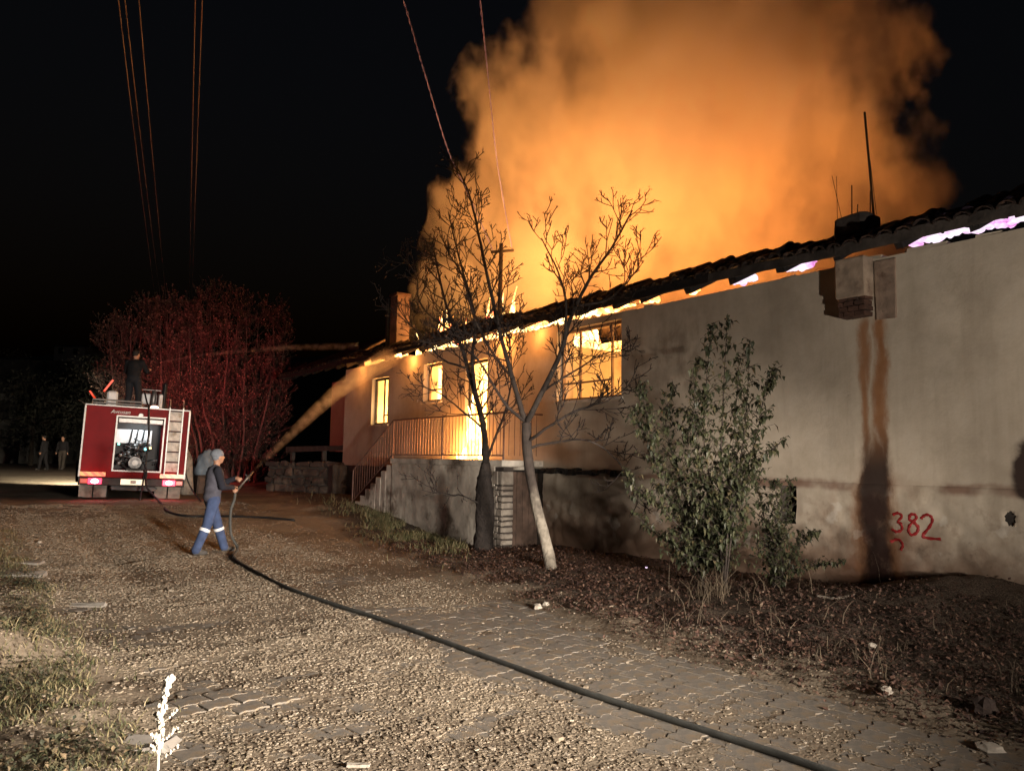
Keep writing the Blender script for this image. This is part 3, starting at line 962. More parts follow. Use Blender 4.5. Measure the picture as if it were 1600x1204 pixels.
# glowing gap between wall head and eave boards
def gap_fire(name, y0, y1, mat, label, fill=.8, big=.095):
    mb = MB(); y = y0
    while y < y1:
        w = rng.uniform(.12, .45)
        if rng.random() < fill:
            zc = 4.73 + rng.uniform(-.04, .03)
            pts = smooth_path([(WX + .42 + rng.uniform(-.05, .05), y + w * i / 5, zc + rng.uniform(-.03, .03)) for i in range(6)], 3)
            ph = rng.uniform(0, 9)
            mb.tube(pts, [max(.012, big * (.55 + .6 * mnoise.noise((ph + i * .35, y, 0)))) * math.sin(math.pi * (i + .6) / (len(pts) + .2)) ** .5 for i in range(len(pts))], 10, jit=.08)
        y += w * (.8 if fill < .9 else .5)
    return tag(mb.build(name, mat, smooth=True), label, 'flames', kind='stuff')
gap_fire('eave_flames', 3.65, 5.15, FLAME_PINK, 'bright violet white flames under the eave right of the flue box', .97, .10)
gap_fire('eave_flames', 6.6, 8.9, FLAME_PINK, 'violet flames in the eave gap between broad window and flue box', .75)
gap_fire('eave_flames', 8.9, 15.5, FLAME_EDGE, 'orange flames in the eave gap above the broad window', .7)
gap_fire('eave_flames', 15.5, 22.8, FLAME_EDGE, 'thin orange glow under the eave above the small windows', .5)

# light the room fires give off
for (n, p, e) in (('door_room_fire', (11.6, 15.4, 2.9), 3400), ('middle_room_fire', (11.7, 17.7, 3.3), 2200), ('far_room_fire', (11.6, 20.8, 3.2), 2200),
                  ('doorway_fire', (9.68, 15.7, 1.98), 420), ('eave_fire', (9.70, 14.2, 4.36), 80), ('eave_fire', (9.70, 12.9, 4.40), 40), ('eave_fire', (9.70, 18.6, 4.40), 50), ('eave_fire', (9.7, 21.9, 4.36), 36), ('broad_room_fire', (11.7, 10.2, 4.1), 380)):
    add_light(n, 'POINT', p, e, (1.0, .44, .105) if 'room' in n else (1.0, .35, .075), shadow_soft_size=.35)

# smoke column: lumpy hull, uneven density inside
BLOBS = [(P(1150, 450, 17.5), 3.6), (P(960, 430, 19.5), 3.6), (P(800, 420, 22), 2.2), (P(770, 310, 22.5), 1.55), (P(880, 210, 20.5), 2.7),
         (P(1080, 220, 18.5), 4.3), (P(1220, 290, 16.8), 2.9), (P(1140, 30, 18.5), 4.1), (P(970, 20, 19.5), 2.4), (P(1320, 60, 17.5), 1.5),
         (P(1150, -260, 18.5), 5.2), (P(1420, 310, 16.5), 1.3), (P(640, 500, 25), 0.9), (P(1150, -560, 19), 6.0), (P(700, 440, 24.5), 1.3)]
mb = MB()
for c_, r_ in BLOBS: mb.ball(c_, r_ * 1.28, 24, 16)
tmp = link_mesh('smoke_tmp', mb.mesh('smoke_tmp'), None)
rm = tmp.modifiers.new('r', 'REMESH'); rm.mode = 'VOXEL'; rm.voxel_size = .45
dg = bpy.context.evaluated_depsgraph_get()
me = bpy.data.meshes.new_from_object(tmp.evaluated_get(dg)); me.name = 'smoke'
bpy.data.objects.remove(tmp)
import bmesh
bm = bmesh.new(); bm.from_mesh(me)                       # the column starts at the burning roof
r_ = bmesh.ops.bisect_plane(bm, geom=bm.verts[:] + bm.edges[:] + bm.faces[:], plane_co=(0, 0, 4.75), plane_no=(0, 0, 1), clear_inner=True)
bmesh.ops.holes_fill(bm, edges=[e for e in bm.edges if e.is_boundary], sides=0)
bmesh.ops.recalc_face_normals(bm, faces=bm.faces[:])
bm.to_mesh(me); bm.free()
t = NT('smoke'); t.n.remove(t.bsdf)
wp = t.new('ShaderNodeVectorMath', operation='ADD')
wn_ = t.new('ShaderNodeTexNoise'); wn_.inputs['Scale'].default_value = .33; wn_.inputs['Detail'].default_value = 2
t.link(t.co(), wn_.inputs['Vector'])
ws = t.new('ShaderNodeVectorMath', operation='SUBTRACT'); t.link(wn_.outputs['Color'], ws.inputs[0]); ws.inputs[1].default_value = (.5, .5, .5)
wm = t.new('ShaderNodeVectorMath', operation='SCALE'); t.link(ws.outputs[0], wm.inputs[0]); wm.inputs['Scale'].default_value = 2.6
t.link(t.co(), wp.inputs[0]); t.link(wm.outputs[0], wp.inputs[1])
best = None
for c_, r_ in BLOBS:
    d_ = t.new('ShaderNodeVectorMath', operation='DISTANCE'); t.link(wp.outputs[0], d_.inputs[0]); d_.inputs[1].default_value = tuple(c_)
    q = t.math('DIVIDE', d_.outputs['Value'], r_)
    best = q if best is None else t.math('SMOOTH_MIN', best, q, .18)
fld = t.math('SUBTRACT', 1.0, best)
n1 = t.noise(.42, 5, .58, stretch=(1, 1, .7))
fld = t.math('ADD', fld, t.math('MULTIPLY', t.math('SUBTRACT', n1, .5), 1.5))
n3 = t.noise(1.7, 3, .6, stretch=(1, 1, .7))
fld = t.math('ADD', fld, t.math('MULTIPLY', t.math('SUBTRACT', n3, .5), .55))
den = t.smooth(fld, .0, .26)
n2 = t.noise(.7, 3, .6, stretch=(1, 1, .65))
den = t.math('MULTIPLY', den, t.smooth(n2, .3, .68, .12, 1.7))
den = t.math('MULTIPLY', den, t.math('MULTIPLY', t.smooth(t.xyz()[2], 4.8, 5.6), t.smooth(t.xyz()[2], 5.0, 13.0, .05, 1.2)))
pv = t.new('ShaderNodeVolumePrincipled')
pv.inputs['Color'].default_value = (.95, .87, .78, 1)
pv.inputs['Anisotropy'].default_value = 0.0
t.link(t.math('MULTIPLY', den, .52), pv.inputs['Density'])
t.link(pv.outputs[0], t.out.inputs['Volume'])
t.mat.cycles.volume_step_rate = .7
smoke = link_mesh('smoke', me, t.mat)
tag(smoke, 'huge fire-lit orange smoke column billowing from the house roof', 'smoke', kind='stuff')

# ================================================================== VEGETATION
BARK = paint('grey_bark', (.036, .027, .022), .9, var=.5, scale=9, bumps=.9, bscale=26, dist=.02, dirt=(.06, .045, .035))
t = NT('headlit_trunk')
nb = t.noise(8, 5, .65)
cl = t.ramp(nb, [(.3, (.17, .15, .12)), (.7, (.42, .38, .31))]); cd_ = t.ramp(nb, [(.3, (.022, .017, .014)), (.7, (.06, .046, .038))])
zt_ = t.math('ADD', t.xyz()[2], t.math('MULTIPLY', t.math('SUBTRACT', t.noise(5, 4), .5), .9))
t.base(t.mix(t.smooth(zt_, .75, 1.45), cl, cd_), .9); t.bump(t.noise(24, 4, stretch=(1, 1, .35)), .9, .02)  # headlight on the lower trunk painted in as paler bark
LITTRUNK = t.mat
PALEBARK = paint('pale_bark', (.34, .30, .25), .9, var=.45, scale=7, bumps=.9, bscale=24, dist=.02, dirt=(.12, .10, .08))
DARKBARK = paint('dark_bark', (.026, .020, .017), .92, var=.5, scale=8, bumps=1.0, bscale=16, dist=.04)
TWIG = paint('twig_bark', (.024, .016, .013), .9, var=.4, scale=20, bumps=0)
DRYLEAF = islands('withered_leaf', [(0, (.07, .035, .022)), (.5, (.15, .075, .04)), (1, (.22, .12, .06))])

def leaf(V, F, p, d, size, droop=.3, wide=.6):
    # one leaf: four faces folded along a midrib
    d = Vector(d).normalized(); s = d.cross(Vector((rng.uniform(-.5, .5), rng.uniform(-.5, .5), 1))).normalized(); n = s.cross(d)
    b = len(V)
    m1 = p + d * size * .45; tip = p + d * size + Vector((0, 0, -droop * size))
    w = size * wide * .5
    for q in (p, m1 + s * w + n * w * .35, m1 - s * w + n * w * .35, m1, tip): V.append(tuple(q))
    F += [(b, b + 3, b + 1), (b, b + 2, b + 3), (b + 3, b + 4, b + 1), (b + 3, b + 2, b + 4)]

def twigs(mb, path, r0, level, par, tips, t0=.25):
    """side shoots off a limb"""
    L = sum((path[i + 1] - path[i]).length for i in range(len(path) - 1))
    n = max(2, int(L * par['dens'][level]))
    for k in range(n):
        u = t0 + (1 - t0) * (k + rng.random()) / n
        i = min(len(path) - 2, int(u * (len(path) - 1)))
        p = path[i].lerp(path[i + 1], rng.random())
        ax = (path[i + 1] - path[i]).normalized()
        o = ax.orthogonal().normalized(); o.rotate(Matrix.Rotation(rng.uniform(0, 6.28), 3, ax))
        ang = R(rng.uniform(*par['ang']))
        d = (ax * math.cos(ang) + o * math.sin(ang)).normalized()
        ln = par['len'][level] * rng.uniform(.45, 1.1) * (1.15 - .55 * u)
        pts = [p]; dd = d.copy()
        m = 5 if level == 0 else 4
        for s_ in range(m):
            dd = (dd + Vector((rng.uniform(-.18, .18), rng.uniform(-.18, .18), par['up'] + rng.uniform(-.12, .12)))).normalized()
            pts.append(pts[-1] + dd * ln / m)
        r = max(par['rmin'], r0 * (.42 if level == 0 else .5) * (1.1 - .4 * u))
        mb.tube(pts, [max(par['rmin'], r * (1 - .75 * j / m)) for j in range(m + 1)], 5 if level == 0 else 4, cap=False)
        tips.append((pts[-1], dd))
        if level + 1 < len(par['dens']):
            twigs(mb, pts, r, level + 1, par, tips)
        elif rng.random() < .5: tips.append((pts[-2], dd))

def tree(name, label, cat, trunk, limbs, par, barkm, limbm, group=None, bud=.04, leafm=DRYLEAF, bud_n=1, bud_p=.6, wide=.45):
    rt = root(name, trunk[0][0], label, cat, group)
    mb = MB(); pth = smooth_path([p for p, r in trunk]); rr = np.interp(np.linspace(0, 1, len(pth)), np.linspace(0, 1, len(trunk)), [r for p, r in trunk])
    mb.tube(pth, [float(x) for x in rr], 14, jit=.05 if barkm is not DARKBARK else .14)
    mb.build('trunk', barkm, rt, smooth=True)
    tips = []
    tw = MB()
    for pts, r0, r1 in limbs:
        q = smooth_path(pts, 4); q = [p + Vector((rng.uniform(-.012, .012),) * 3) for p in q]
        b = MB(); b.tube(q, [r0 + (r1 - r0) * (i / (len(q) - 1)) for i in range(len(q))], 7, jit=.05)
        b.build('limb', limbm, rt, smooth=True)
        twigs(tw, q, r0 * .6 + r1 * .4, 0, par, tips, par.get('t0', .25))
    o = tw.build('twigs', TWIG, rt); o['kind'] = 'stuff'
    V = []; F = []
    og = origin(rt)
    for p, d in tips:
        if rng.random() < bud_p:
            for _ in range(bud_n): leaf(V, F, p - og + Vector((rng.uniform(-.03, .03), rng.uniform(-.03, .03), rng.uniform(-.04, .02))), d + Vector((rng.uniform(-.6, .6), rng.uniform(-.6, .6), rng.uniform(-.7, .3))), bud * rng.uniform(.6, 1.4), .3, wide)
    if V:
        o = link_mesh('leaves', np_mesh('leaves', V, F), leafm, rt); o['kind'] = 'stuff'
    return rt

def Pd(lst, d0, wob=.25):
    return [P(a, b, d0 + (c[0] if c else rng.uniform(-wob, wob))) for a, b, *c in lst]
par = dict(dens=(6.2, 8.5, 8), len=(.85, .40, .15), ang=(28, 62), up=.10, rmin=.0062)
D1 = 12.05
tb = G(862, 893, .03)
trunk1 = [(tb + Vector((0, 0, -.1)), .11), (P(857, 865, D1), .092), (P(848, 828, D1), .086), (P(835, 775, D1), .078), (P(825, 715, D1), .076), (P(822, 660, D1), .076)]
fork = P(822, 662, D1)
limbs = [([fork] + Pd([(848, 610), (876, 552), (892, 495), (925, 430), (955, 388), (988, 328)], D1), .05, .012),
         ([fork] + Pd([(806, 610), (788, 545), (770, 470), (752, 385), (735, 310), (716, 264)], D1), .046, .009),
         ([P(883, 530, D1)] + Pd([(884, 470), (872, 425), (846, 372)], D1), .026, .009),
         ([P(800, 590, D1)] + Pd([(775, 560), (742, 500), (722, 430), (700, 395)], D1), .024, .008),
         ([P(824, 690, D1)] + Pd([(860, 665), (905, 640), (950, 625), (985, 600)], D1, .5), .026, .008),
         ([P(824, 700, D1)] + Pd([(870, 690), (920, 688), (965, 720), (985, 760)], D1, .5), .022, .007),
         ([P(820, 660, D1)] + Pd([(785, 625), (745, 560), (715, 540), (690, 520)], D1, .5), .026, .008),
         ([P(900, 478, D1)] + Pd([(945, 470), (975, 445), (995, 405)], D1), .02, .007),
         ([P(850, 610, D1)] + Pd([(880, 590), (930, 560), (965, 545)], D1, .4), .02, .007)]
tree('bare_tree', 'bare forked tree with trunk foot coloured as headlit, leaning before the broad window', 'tree', trunk1, limbs, par, LITTRUNK, BARK)

D2 = 14.3
t2 = P(757, 862, D2)
trunk2 = [(Vector((t2.x, t2.y, t2.z - .15)), .21), (P(756, 840, D2), .175), (P(758, 800, D2), .165), (P(756, 765, D2), .16), (P(758, 742, D2), .125), (P(759, 722, D2), .075)]
f2 = P(759, 724, D2)
limbs = [([f2] + Pd([(758, 690), (752, 650), (738, 600), (722, 545), (705, 500), (690, 450), (680, 400)], D2), .07, .012),
         ([P(742, 610, D2)] + Pd([(738, 560), (742, 495), (725, 430), (712, 380), (700, 330)], D2), .035, .009),
         ([P(712, 520, D2)] + Pd([(680, 500), (655, 470), (650, 430), (625, 398)], D2), .024, .008),
         ([P(730, 575, D2)] + Pd([(690, 560), (655, 520), (610, 480)], D2), .024, .007),
         ([P(756, 670, D2)] + Pd([(720, 640), (680, 610), (640, 600)], D2), .022, .007),
         ([f2] + Pd([(775, 680), (790, 640), (800, 580), (790, 520)], D2), .03, .008),
         ([P(757, 790, D2)] + Pd([(725, 775), (690, 770), (672, 760)], D2), .018, .006)]
par2 = dict(par, dens=(6.5, 7.5, 7))
tree('bare_tree', 'bare slender tree rising from thick dark trunk beside balcony pier', 'tree', trunk2, limbs, par2, DARKBARK, DARKBARK)

# leafy saplings before the wall
GREEN = islands('drooping_green_leaf', [(0, (.018, .024, .010)), (.5, (.036, .045, .018)), (.85, (.062, .066, .03)), (1, (.10, .08, .04))], .55)
def sapling(name, label, base, shoots, lsize, ndens, mat, stem=BARK, droop=.5, spread=.20, twig_len=.22):
    rt = root(name, base, label, 'sapling')
    mb = MB(); V = []; F = []; og = origin(rt)
    for pts, r0 in shoots:
        q = smooth_path(pts, 5)
        mb.tube(q, [max(.004, r0 * (1 - .85 * i / (len(q) - 1))) for i in range(len(q))], 6, jit=.05)
        L = sum((q[i + 1] - q[i]).length for i in range(len(q) - 1))
        n = int(L * ndens); 
        for k in range(n):
            u = .16 + .84 * (k + rng.random()) / n
            i = min(len(q) - 2, int(u * (len(q) - 1)))
            p = q[i].lerp(q[i + 1], rng.random())
            a = rng.uniform(0, 6.28); d = Vector((math.cos(a), math.sin(a), rng.uniform(.2, 1.0))).normalized()
            ln = twig_len * rng.uniform(.2, 1.0) * (1.25 - u)
            e = p + d * ln
            if ln > .1: mb.tube([p, p + d * ln * .5 + Vector((0, 0, .01)), e], [.004, .003, .002], 4, cap=False)
            for m in range(max(1, int(ln / .05))):
                s_ = (m + rng.random()) / max(1, int(ln / .05))
                lp = p + d * ln * s_
                ld = Vector((rng.uniform(-1, 1), rng.uniform(-1, 1), rng.uniform(-.9, .25)))
                leaf(V, F, lp - og, ld, lsize * rng.uniform(.6, 1.25), droop, .75)
    mb.build('stems', stem, rt, smooth=True)
    o = link_mesh('leaves', np_mesh('leaves', V, F), mat, rt); o['kind'] = 'stuff'
    return rt
DS = 10.0
sb = G(1132, 935, .05)
def sh(lst, d=DS, w=.22): return [sb] + [P(a, b, d + rng.uniform(-w, w)) for a, b in lst]
sapling('leafy_sapling', 'tall green leafy sapling with upright shoots against the pale wall', sb,
        [(sh([(1128, 850), (1126, 740), (1130, 620), (1137, 490)], w=.05), .022),
         (sh([(1140, 800), (1160, 700), (1168, 610), (1172, 530)]), .014), (sh([(1150, 790), (1180, 690), (1196, 610), (1212, 575)]), .013),
         (sh([(1120, 800), (1100, 690), (1105, 580), (1113, 505)]), .013), (sh([(1128, 850), (1150, 770), (1190, 720), (1220, 690)]), .011),
         (sh([(1120, 820), (1090, 720), (1085, 620), (1092, 560)]), .012), (sh([(1126, 840), (1140, 740), (1150, 640), (1155, 560)]), .011)],
        .072, 36, GREEN, twig_len=.50)
sb = G(1100, 920, .05)
sapling('leafy_bush', 'dense dark green bush with dry stems left of the tall sapling', sb,
        [(sh([(1080, 850), (1050, 760), (1010, 690), (985, 640)], 10.4), .013), (sh([(1090, 850), (1060, 740), (1040, 660), (1052, 600)], 10.4), .013),
         (sh([(1090, 860), (1040, 800), (1000, 770), (975, 735)], 10.4), .012), (sh([(1095, 860), (1085, 780), (1075, 700), (1080, 640)], 10.3), .012),
         (sh([(1085, 880), (1050, 850), (1020, 830), (990, 800)], 10.3), .011), (sh([(1098, 880), (1100, 800), (1110, 740)], 10.2), .011), (sh([(1090, 860), (1030, 740), (1010, 640), (1000, 600)], 10.5), .011)],
        .068, 46, GREEN, twig_len=.55)
sb = G(1210, 930, .05)
sapling('leafy_shrub', 'small leafy shrub half covering the dark vent hole in the wall', sb,
        [(sh([(1205, 860), (1190, 790), (1175, 730)], 10.1), .011), (sh([(1215, 860), (1230, 800), (1235, 750)], 10.1), .010),
         (sh([(1225, 880), (1255, 845), (1275, 830)], 10.0), .009), (sh([(1230, 900), (1275, 885), (1315, 880)], 9.9), .008), (sh([(1205, 870), (1215, 790), (1205, 750)], 10.1), .009)],
        .058, 74, GREEN, twig_len=.42)

# grass, dry stalks and weeds: blades too many to count
def blades(name, n, spot, mat, label, h=(.1, .3), w=.006, lean=.5, cat='grass'):
    V = np.zeros((n, 7, 3), np.float32)
    k = 0
    while k < n:
        x, y, hs = spot()
        z = gz(x, y) - .01
        a = rng.uniform(0, 6.28); hh = rng.uniform(*h) * hs; l = lean * hh * rng.uniform(.2, 1.2)
        dx, dy = math.cos(a), math.sin(a); b = rng.uniform(0, 6.28); sx, sy = math.cos(b) * w, math.sin(b) * w
        for i, u in enumerate((0, .4, .75)):
            cx, cy_, cz = x + dx * l * u * u, y + dy * l * u * u, z + hh * u * (1 - .15 * u)
            ww = 1 - u * .7
            V[k, i * 2] = (cx - sx * ww, cy_ - sy * ww, cz); V[k, i * 2 + 1] = (cx + sx * ww, cy_ + sy * ww, cz)
        V[k, 6] = (x + dx * l, y + dy * l, z + hh * .82)
        k += 1
    b = (np.arange(n) * 7)[:, None]
    F4 = np.concatenate([b + np.array([[0, 1, 3, 2]]), b + np.array([[2, 3, 5, 4]]), b + np.array([[4, 5, 6, 6]])[:, :4]], 0)
    quads = F4[:2 * n]; tris = F4[2 * n:, :3]
    me = bpy.data.meshes.new(name)
    me.vertices.add(n * 7); me.vertices.foreach_set('co', V.ravel())
    lo = np.concatenate([quads.ravel(), tris.ravel()]).astype(np.int32)
    me.loops.add(len(lo)); me.loops.foreach_set('vertex_index', lo)
    me.polygons.add(3 * n)
    ls = np.concatenate([np.arange(2 * n) * 4, 8 * n + np.arange(n) * 3]).astype(np.int32)
    me.polygons.foreach_set('loop_start', ls); me.polygons.foreach_set('loop_total', np.array([4] * (2 * n) + [3] * n, np.int32))
    me.update(calc_edges=True)
    return tag(link_mesh(name, me, mat), label, cat, kind='stuff')
GRASS = islands('verge_grass', [(0, (.05, .06, .022)), (.4, (.10, .105, .04)), (.7, (.20, .17, .08)), (1, (.34, .28, .16))], .7)
STRAW = islands('dry_straw', [(0, (.05, .036, .022)), (.5, (.10, .075, .047)), (1, (.19, .15, .10))], .8)
def left_spot():
    while True:
        y = 3.4 + 14 * rng.random() ** 1.6; x = rng.uniform(-2.2, 1.35)
        edge = .95 + .3 * fbm(y, 3, .9)
        if x > edge and rng.random() > .12: continue
        c_ = fbm(x, y, 1.3, 3, 5) + .5 * math.exp(-(x / .8) ** 2 - ((y - 7.3) / .6) ** 2)
        if c_ > -.28 + .35 * rng.random(): return x, y, .6 + c_
blades('verge_grass', 24000, left_spot, GRASS, 'patchy green and yellow grass on the left verge', (.03, .15), .0045, .9)
def bal_spot():
    while True:
        px, py = rng.gauss(640, 55), rng.gauss(828, 15)
        if px > 735: continue
        p = G(px, py + (px - 640) * .17, -.05)
        if p.x < 8.75 and fbm(p.x, p.y, 1.4, 3, 2) > .0: return p.x, p.y, rng.uniform(.6, 1.2)
blades('verge_grass', 3800, bal_spot, GRASS, 'rank green grass along the foot of the balcony wall', (.08, .25), .006, .8)
def dry_spot():
    c_ = G(1112, 940, .05); a = rng.gauss(0, .18); b = rng.gauss(0, .16)
    if rng.random() < .45: c_ = G(rng.uniform(1020, 1330), rng.uniform(925, 1000), .05)
    return c_.x + a, c_.y + b, rng.uniform(.5, 1.2)
blades('dry_grass', 260, dry_spot, STRAW, 'tuft of pale dry stalks at the foot of the saplings', (.15, .5), .004, .9)
def right_spot():
    while True:
        p = G(rng.uniform(1150, 1640), rng.uniform(980, 1160), .05)
        if p.x > 5.7 and fbm(p.x, p.y, 1.4, 3, 8) > 0: return p.x, p.y, rng.uniform(.5, 1.1)
blades('dry_weeds', 200, right_spot, STRAW, 'thin dead weeds on the dark verge at lower right', (.06, .3), .004, .7)

# fallen leaves on the right verge
V = []; F = []
n = 0
while n < 30000:
    x = rng.uniform(4.9, 9.75); y = 1.8 + 14 * rng.random() ** 1.25
    v_ = verge(x, y)
    if rng.random() > .02 + .98 * v_: continue
    if x > 9.0 and y < 5.6 and rng.random() < .93: continue
    if fbm(x, y, .8, 3, 6) < -.22 + rng.uniform(-.1, .1) and rng.random() < .75: continue
    p = Vector((x, y, gz(x, y) + rng.uniform(.002, .03)))
    leaf(V, F, p, (rng.uniform(-1, 1), rng.uniform(-1, 1), rng.uniform(-.25, .55)), rng.uniform(.022, .055), rng.uniform(-.2, .5), .7)
    n += 1
LITTER = islands('fallen_leaf', [(0, (.028, .014, .011)), (.4, (.075, .036, .026)), (.8, (.13, .07, .048)), (.95, (.19, .115, .08)), (1, (.30, .22, .16))], .75)
tag(link_mesh('fallen_leaves', np_mesh('fallen_leaves', V, F), LITTER), 'brown fallen leaves covering the verge below the house', 'leaves', kind='stuff')

# tall pale weed close to the camera, lower left
wb = G(246, 1215, 0)
wd = root('woolly_weed', (wb.x, wb.y, gz(wb.x, wb.y)), 'tall whitish woolly weed standing close at lower left', 'weed')
dW = (wb - Vector((0, 0, CAM_H))).dot(fwd)
WOOL = paint('woolly_leaf', (.66, .62, .53), .95, var=.2, scale=20, bumps=.5)
st = [wb] + [P(a, b, dW) for a, b in ((248, 1170), (250, 1130), (255, 1095), (262, 1068), (267, 1056))]
MB().tube(smooth_path(st), .008, 7).build('stem', WOOL, wd, smooth=True)
q = smooth_path(st, 8)
fl = MB()
def tuft(p, r): fl.ball(p, (r, r, r * 1.25), 7, 5, fn=lambda v: .8 + .45 * mnoise.noise((v.x * 3 + p.x * 40, v.y * 3, v.z * 3 + p.z * 40)))
for i, p in enumerate(q):
    u = i / (len(q) - 1)
    if u < .22: continue
    for _ in range(3 if u < .6 else 5):
        a = rng.uniform(0, 6.28); w_ = (.020 if u < .6 else .015) * rng.uniform(.3, 1)
        tuft(p + Vector((math.cos(a) * w_, math.sin(a) * w_, rng.uniform(-.008, .008))), rng.uniform(.008, .0145))
for (a, b, c_, d_) in ((252, 1130, 276, 1108), (250, 1140, 241, 1114), (250, 1160, 276, 1136), (249, 1165, 237, 1146), (252, 1185, 280, 1163), (250, 1178, 236, 1164)):
    s0, s1 = P(a, b, dW), P(c_, d_, dW + rng.uniform(-.05, .05))
    MB().tube([s0, s0.lerp(s1, .5) + Vector((0, 0, -.005)), s1], [.004, .003, .002], 5).build('side_shoot', WOOL, wd)
    for k in range(14):
        tuft(s0.lerp(s1, rng.uniform(.25, 1.05)) + Vector((rng.uniform(-.007, .007), rng.uniform(-.007, .007), rng.uniform(-.007, .007))), rng.uniform(.0045, .009))
o = fl.build('flower_tufts', WOOL, wd, smooth=True); o['kind'] = 'stuff'
# low broad-leaved weeds matting the left verge
V = []; F = []
n = 0
while n < 11000:
    y = 3.6 + 9 * rng.random() ** 1.5; x = rng.uniform(-1.8, 1.2)
    if fbm(x, y, 1.6, 3, 15) < .02 and rng.random() < .9: continue
    if x > .9 + .3 * fbm(y, 3, .9): continue
    leaf(V, F, Vector((x, y, gz(x, y) + rng.uniform(.0, .09))), (rng.uniform(-1, 1), rng.uniform(-1, 1), rng.uniform(-.1, .9)), rng.uniform(.02, .06), .2, .6); n += 1
WEED = islands('verge_weed_leaf', [(0, (.022, .028, .014)), (.45, (.05, .055, .025)), (.75, (.11, .085, .045)), (1, (.22, .16, .09))], .8)
tag(link_mesh('verge_weeds', np_mesh('verge_weeds', V, F), WEED), 'dark green and brown weeds matting the lower left verge', 'weeds', kind='stuff')


REDBARK = paint('thicket_bark', (.07, .05, .04), .9, var=.4, scale=8, bumps=.5)
# thicket beyond the fire engine
TANLEAF = islands('thicket_leaf', [(0, (.16, .11, .08)), (.5, (.22, .15, .11)), (1, (.30, .21, .15))])
parT = dict(dens=(5.5, 5.5, 5.5), len=(1.5, .8, .4), ang=(15, 60), up=.12, rmin=.008, t0=.02)
DT = 31
for (px, wpx, topy, lab) in ((250, 85, 478, 'tall red-lit thicket tree standing just behind the fire engine'), (352, 105, 466, 'broad red-lit bare tree right of the fire engine')):
    b_ = G(px, 735, .62); b_ = P(px, 735, DT); b_.z = gz(b_.x, b_.y)
    lm = []
    for k in range(11):
        u = (k + .5) / 11 * 2 - 1
        lm.append(([b_ + rgt * (u * 1.3) + Vector((0, 0, -.2 - u * u * .2))] + [P(px + u * wpx * s_ + rng.uniform(-6, 6), 690 + (topy + 34 * u * u + rng.uniform(-4, 26) - 690) * h_, DT + rng.uniform(-1, 1)) for s_, h_ in ((.6, .0), (.85, .3), (.95, .65), (1.0, .97))], .06, .012))
    tree('thicket_tree', lab, 'tree', [(b_ + Vector((0, 0, -.2)), .2), (b_ + Vector((.02, 0, .3)), .17), (b_ + Vector((0, .03, .7)), .13)], lm, parT, REDBARK, REDBARK, bud=.055, leafm=TANLEAF, bud_p=.9, wide=.6, bud_n=2)

# ================================================================== FIRE ENGINE (local coordinates: x right, y forward, rear face at y = 0)
TD = 20.0
tp = P(204, 783, TD)
tz = gz(tp.x, tp.y)
truck = root('fire_truck', (tp.x, tp.y, tp.z), 'red fire engine seen from behind with open pump hatch and lit tail lights', 'fire engine', rot=Euler((R(1.2), R(1.6), R(-7))))
REDP = paint('red_body_paint', (.20, .006, .009), .5, spec=.1, var=.18, scale=3, bumps=.08, bscale=8, dist=.01, dirt=(.14, .008, .010))
ALU = paint('brushed_aluminium', (.30, .29, .28), .42, .7, var=.2, scale=12, bumps=.15)
ALUP = paint('ladder_plate', (.60, .57, .52), .6, .2, var=.35, scale=9, bumps=.4, bscale=60, dirt=(.28, .22, .15))
RUBBER = paint('tyre_rubber', (.02, .02, .02), .85, var=.3, scale=10, bumps=.3)
FLAP = paint('dusty_mud_flap', (.26, .24, .21), .9, var=.35, scale=8, bumps=.4, dirt=(.14, .12, .10))
BLACK = paint('black_plastic', (.012, .012, .013), .6, var=.3, scale=8, bumps=.1)
BLUEGREY = paint('underbody_grey', (.16, .16, .165), .8, var=.4, scale=7, bumps=.3)
PUMPM = paint('pump_metal', (.20, .20, .20), .45, .6, var=.5, scale=10, bumps=.2)
PANELW = paint('white_gauge_panel', (.75, .77, .78), .5, var=.15, scale=10, bumps=0)
HW = 1.25
z0, z1, LB = .60, 2.43, 4.6
hx0, hx1, hz0, hz1, hd = -.48, .62, .80, 2.18, .75
b = MB()   # rear box with the hatch cut out
b.span((-HW, 0, z0), (hx0, LB, z1)); b.span((hx1, 0, z0), (HW, LB, z1)); b.span((hx0, 0, hz1), (hx1, LB, z1)); b.span((hx0, 0, z0), (hx1, LB, hz0)); b.span((hx0, hd, hz0), (hx1, LB, hz1))
body = b.build('body', REDP, truck)
e = .035
for nm, p0, p1 in (('trim', (-HW - .004, -.012, z1 - .002), (HW + .004, .03, z1 + e)), ('trim', (-HW - .012, -.012, z0), (-HW + e, .03, z1 - .004)), ('trim', (HW - e, -.012, z0), (HW + .012, .03, z1 - .004))):
    MB().span(p0, p1, bev=.006).build(nm, ALU, truck)
hf = MB(); w = .036
hf.span((hx0 - w, -.02, hz0 - w), (hx0, .04, hz1 + w)); hf.span((hx1, -.02, hz0 - w), (hx1 + w, .04, hz1 + w)); hf.span((hx0, -.018, hz1), (hx1, .038, hz1 + w)); hf.span((hx0, -.018, hz0 - w), (hx1, .038, hz0))
hatch = hf.build('hatch_frame', ALU, truck)
MB().span((hx0 + .01, .02, hz1 - .16), (hx1 - .01, .12, hz1 - .02), bev=.02).build('roller_shutter', ALU, hatch)
MB().span((hx0 + .005, hd - .03, hz0), (hx1 - .005, hd - .004, hz1)).build('hatch_back', BLACK, hatch)
MB().span((hx0 + .01, .45, 1.50), (hx0 + .86, .47, 1.86)).build('gauge_panel', PANELW, hatch)
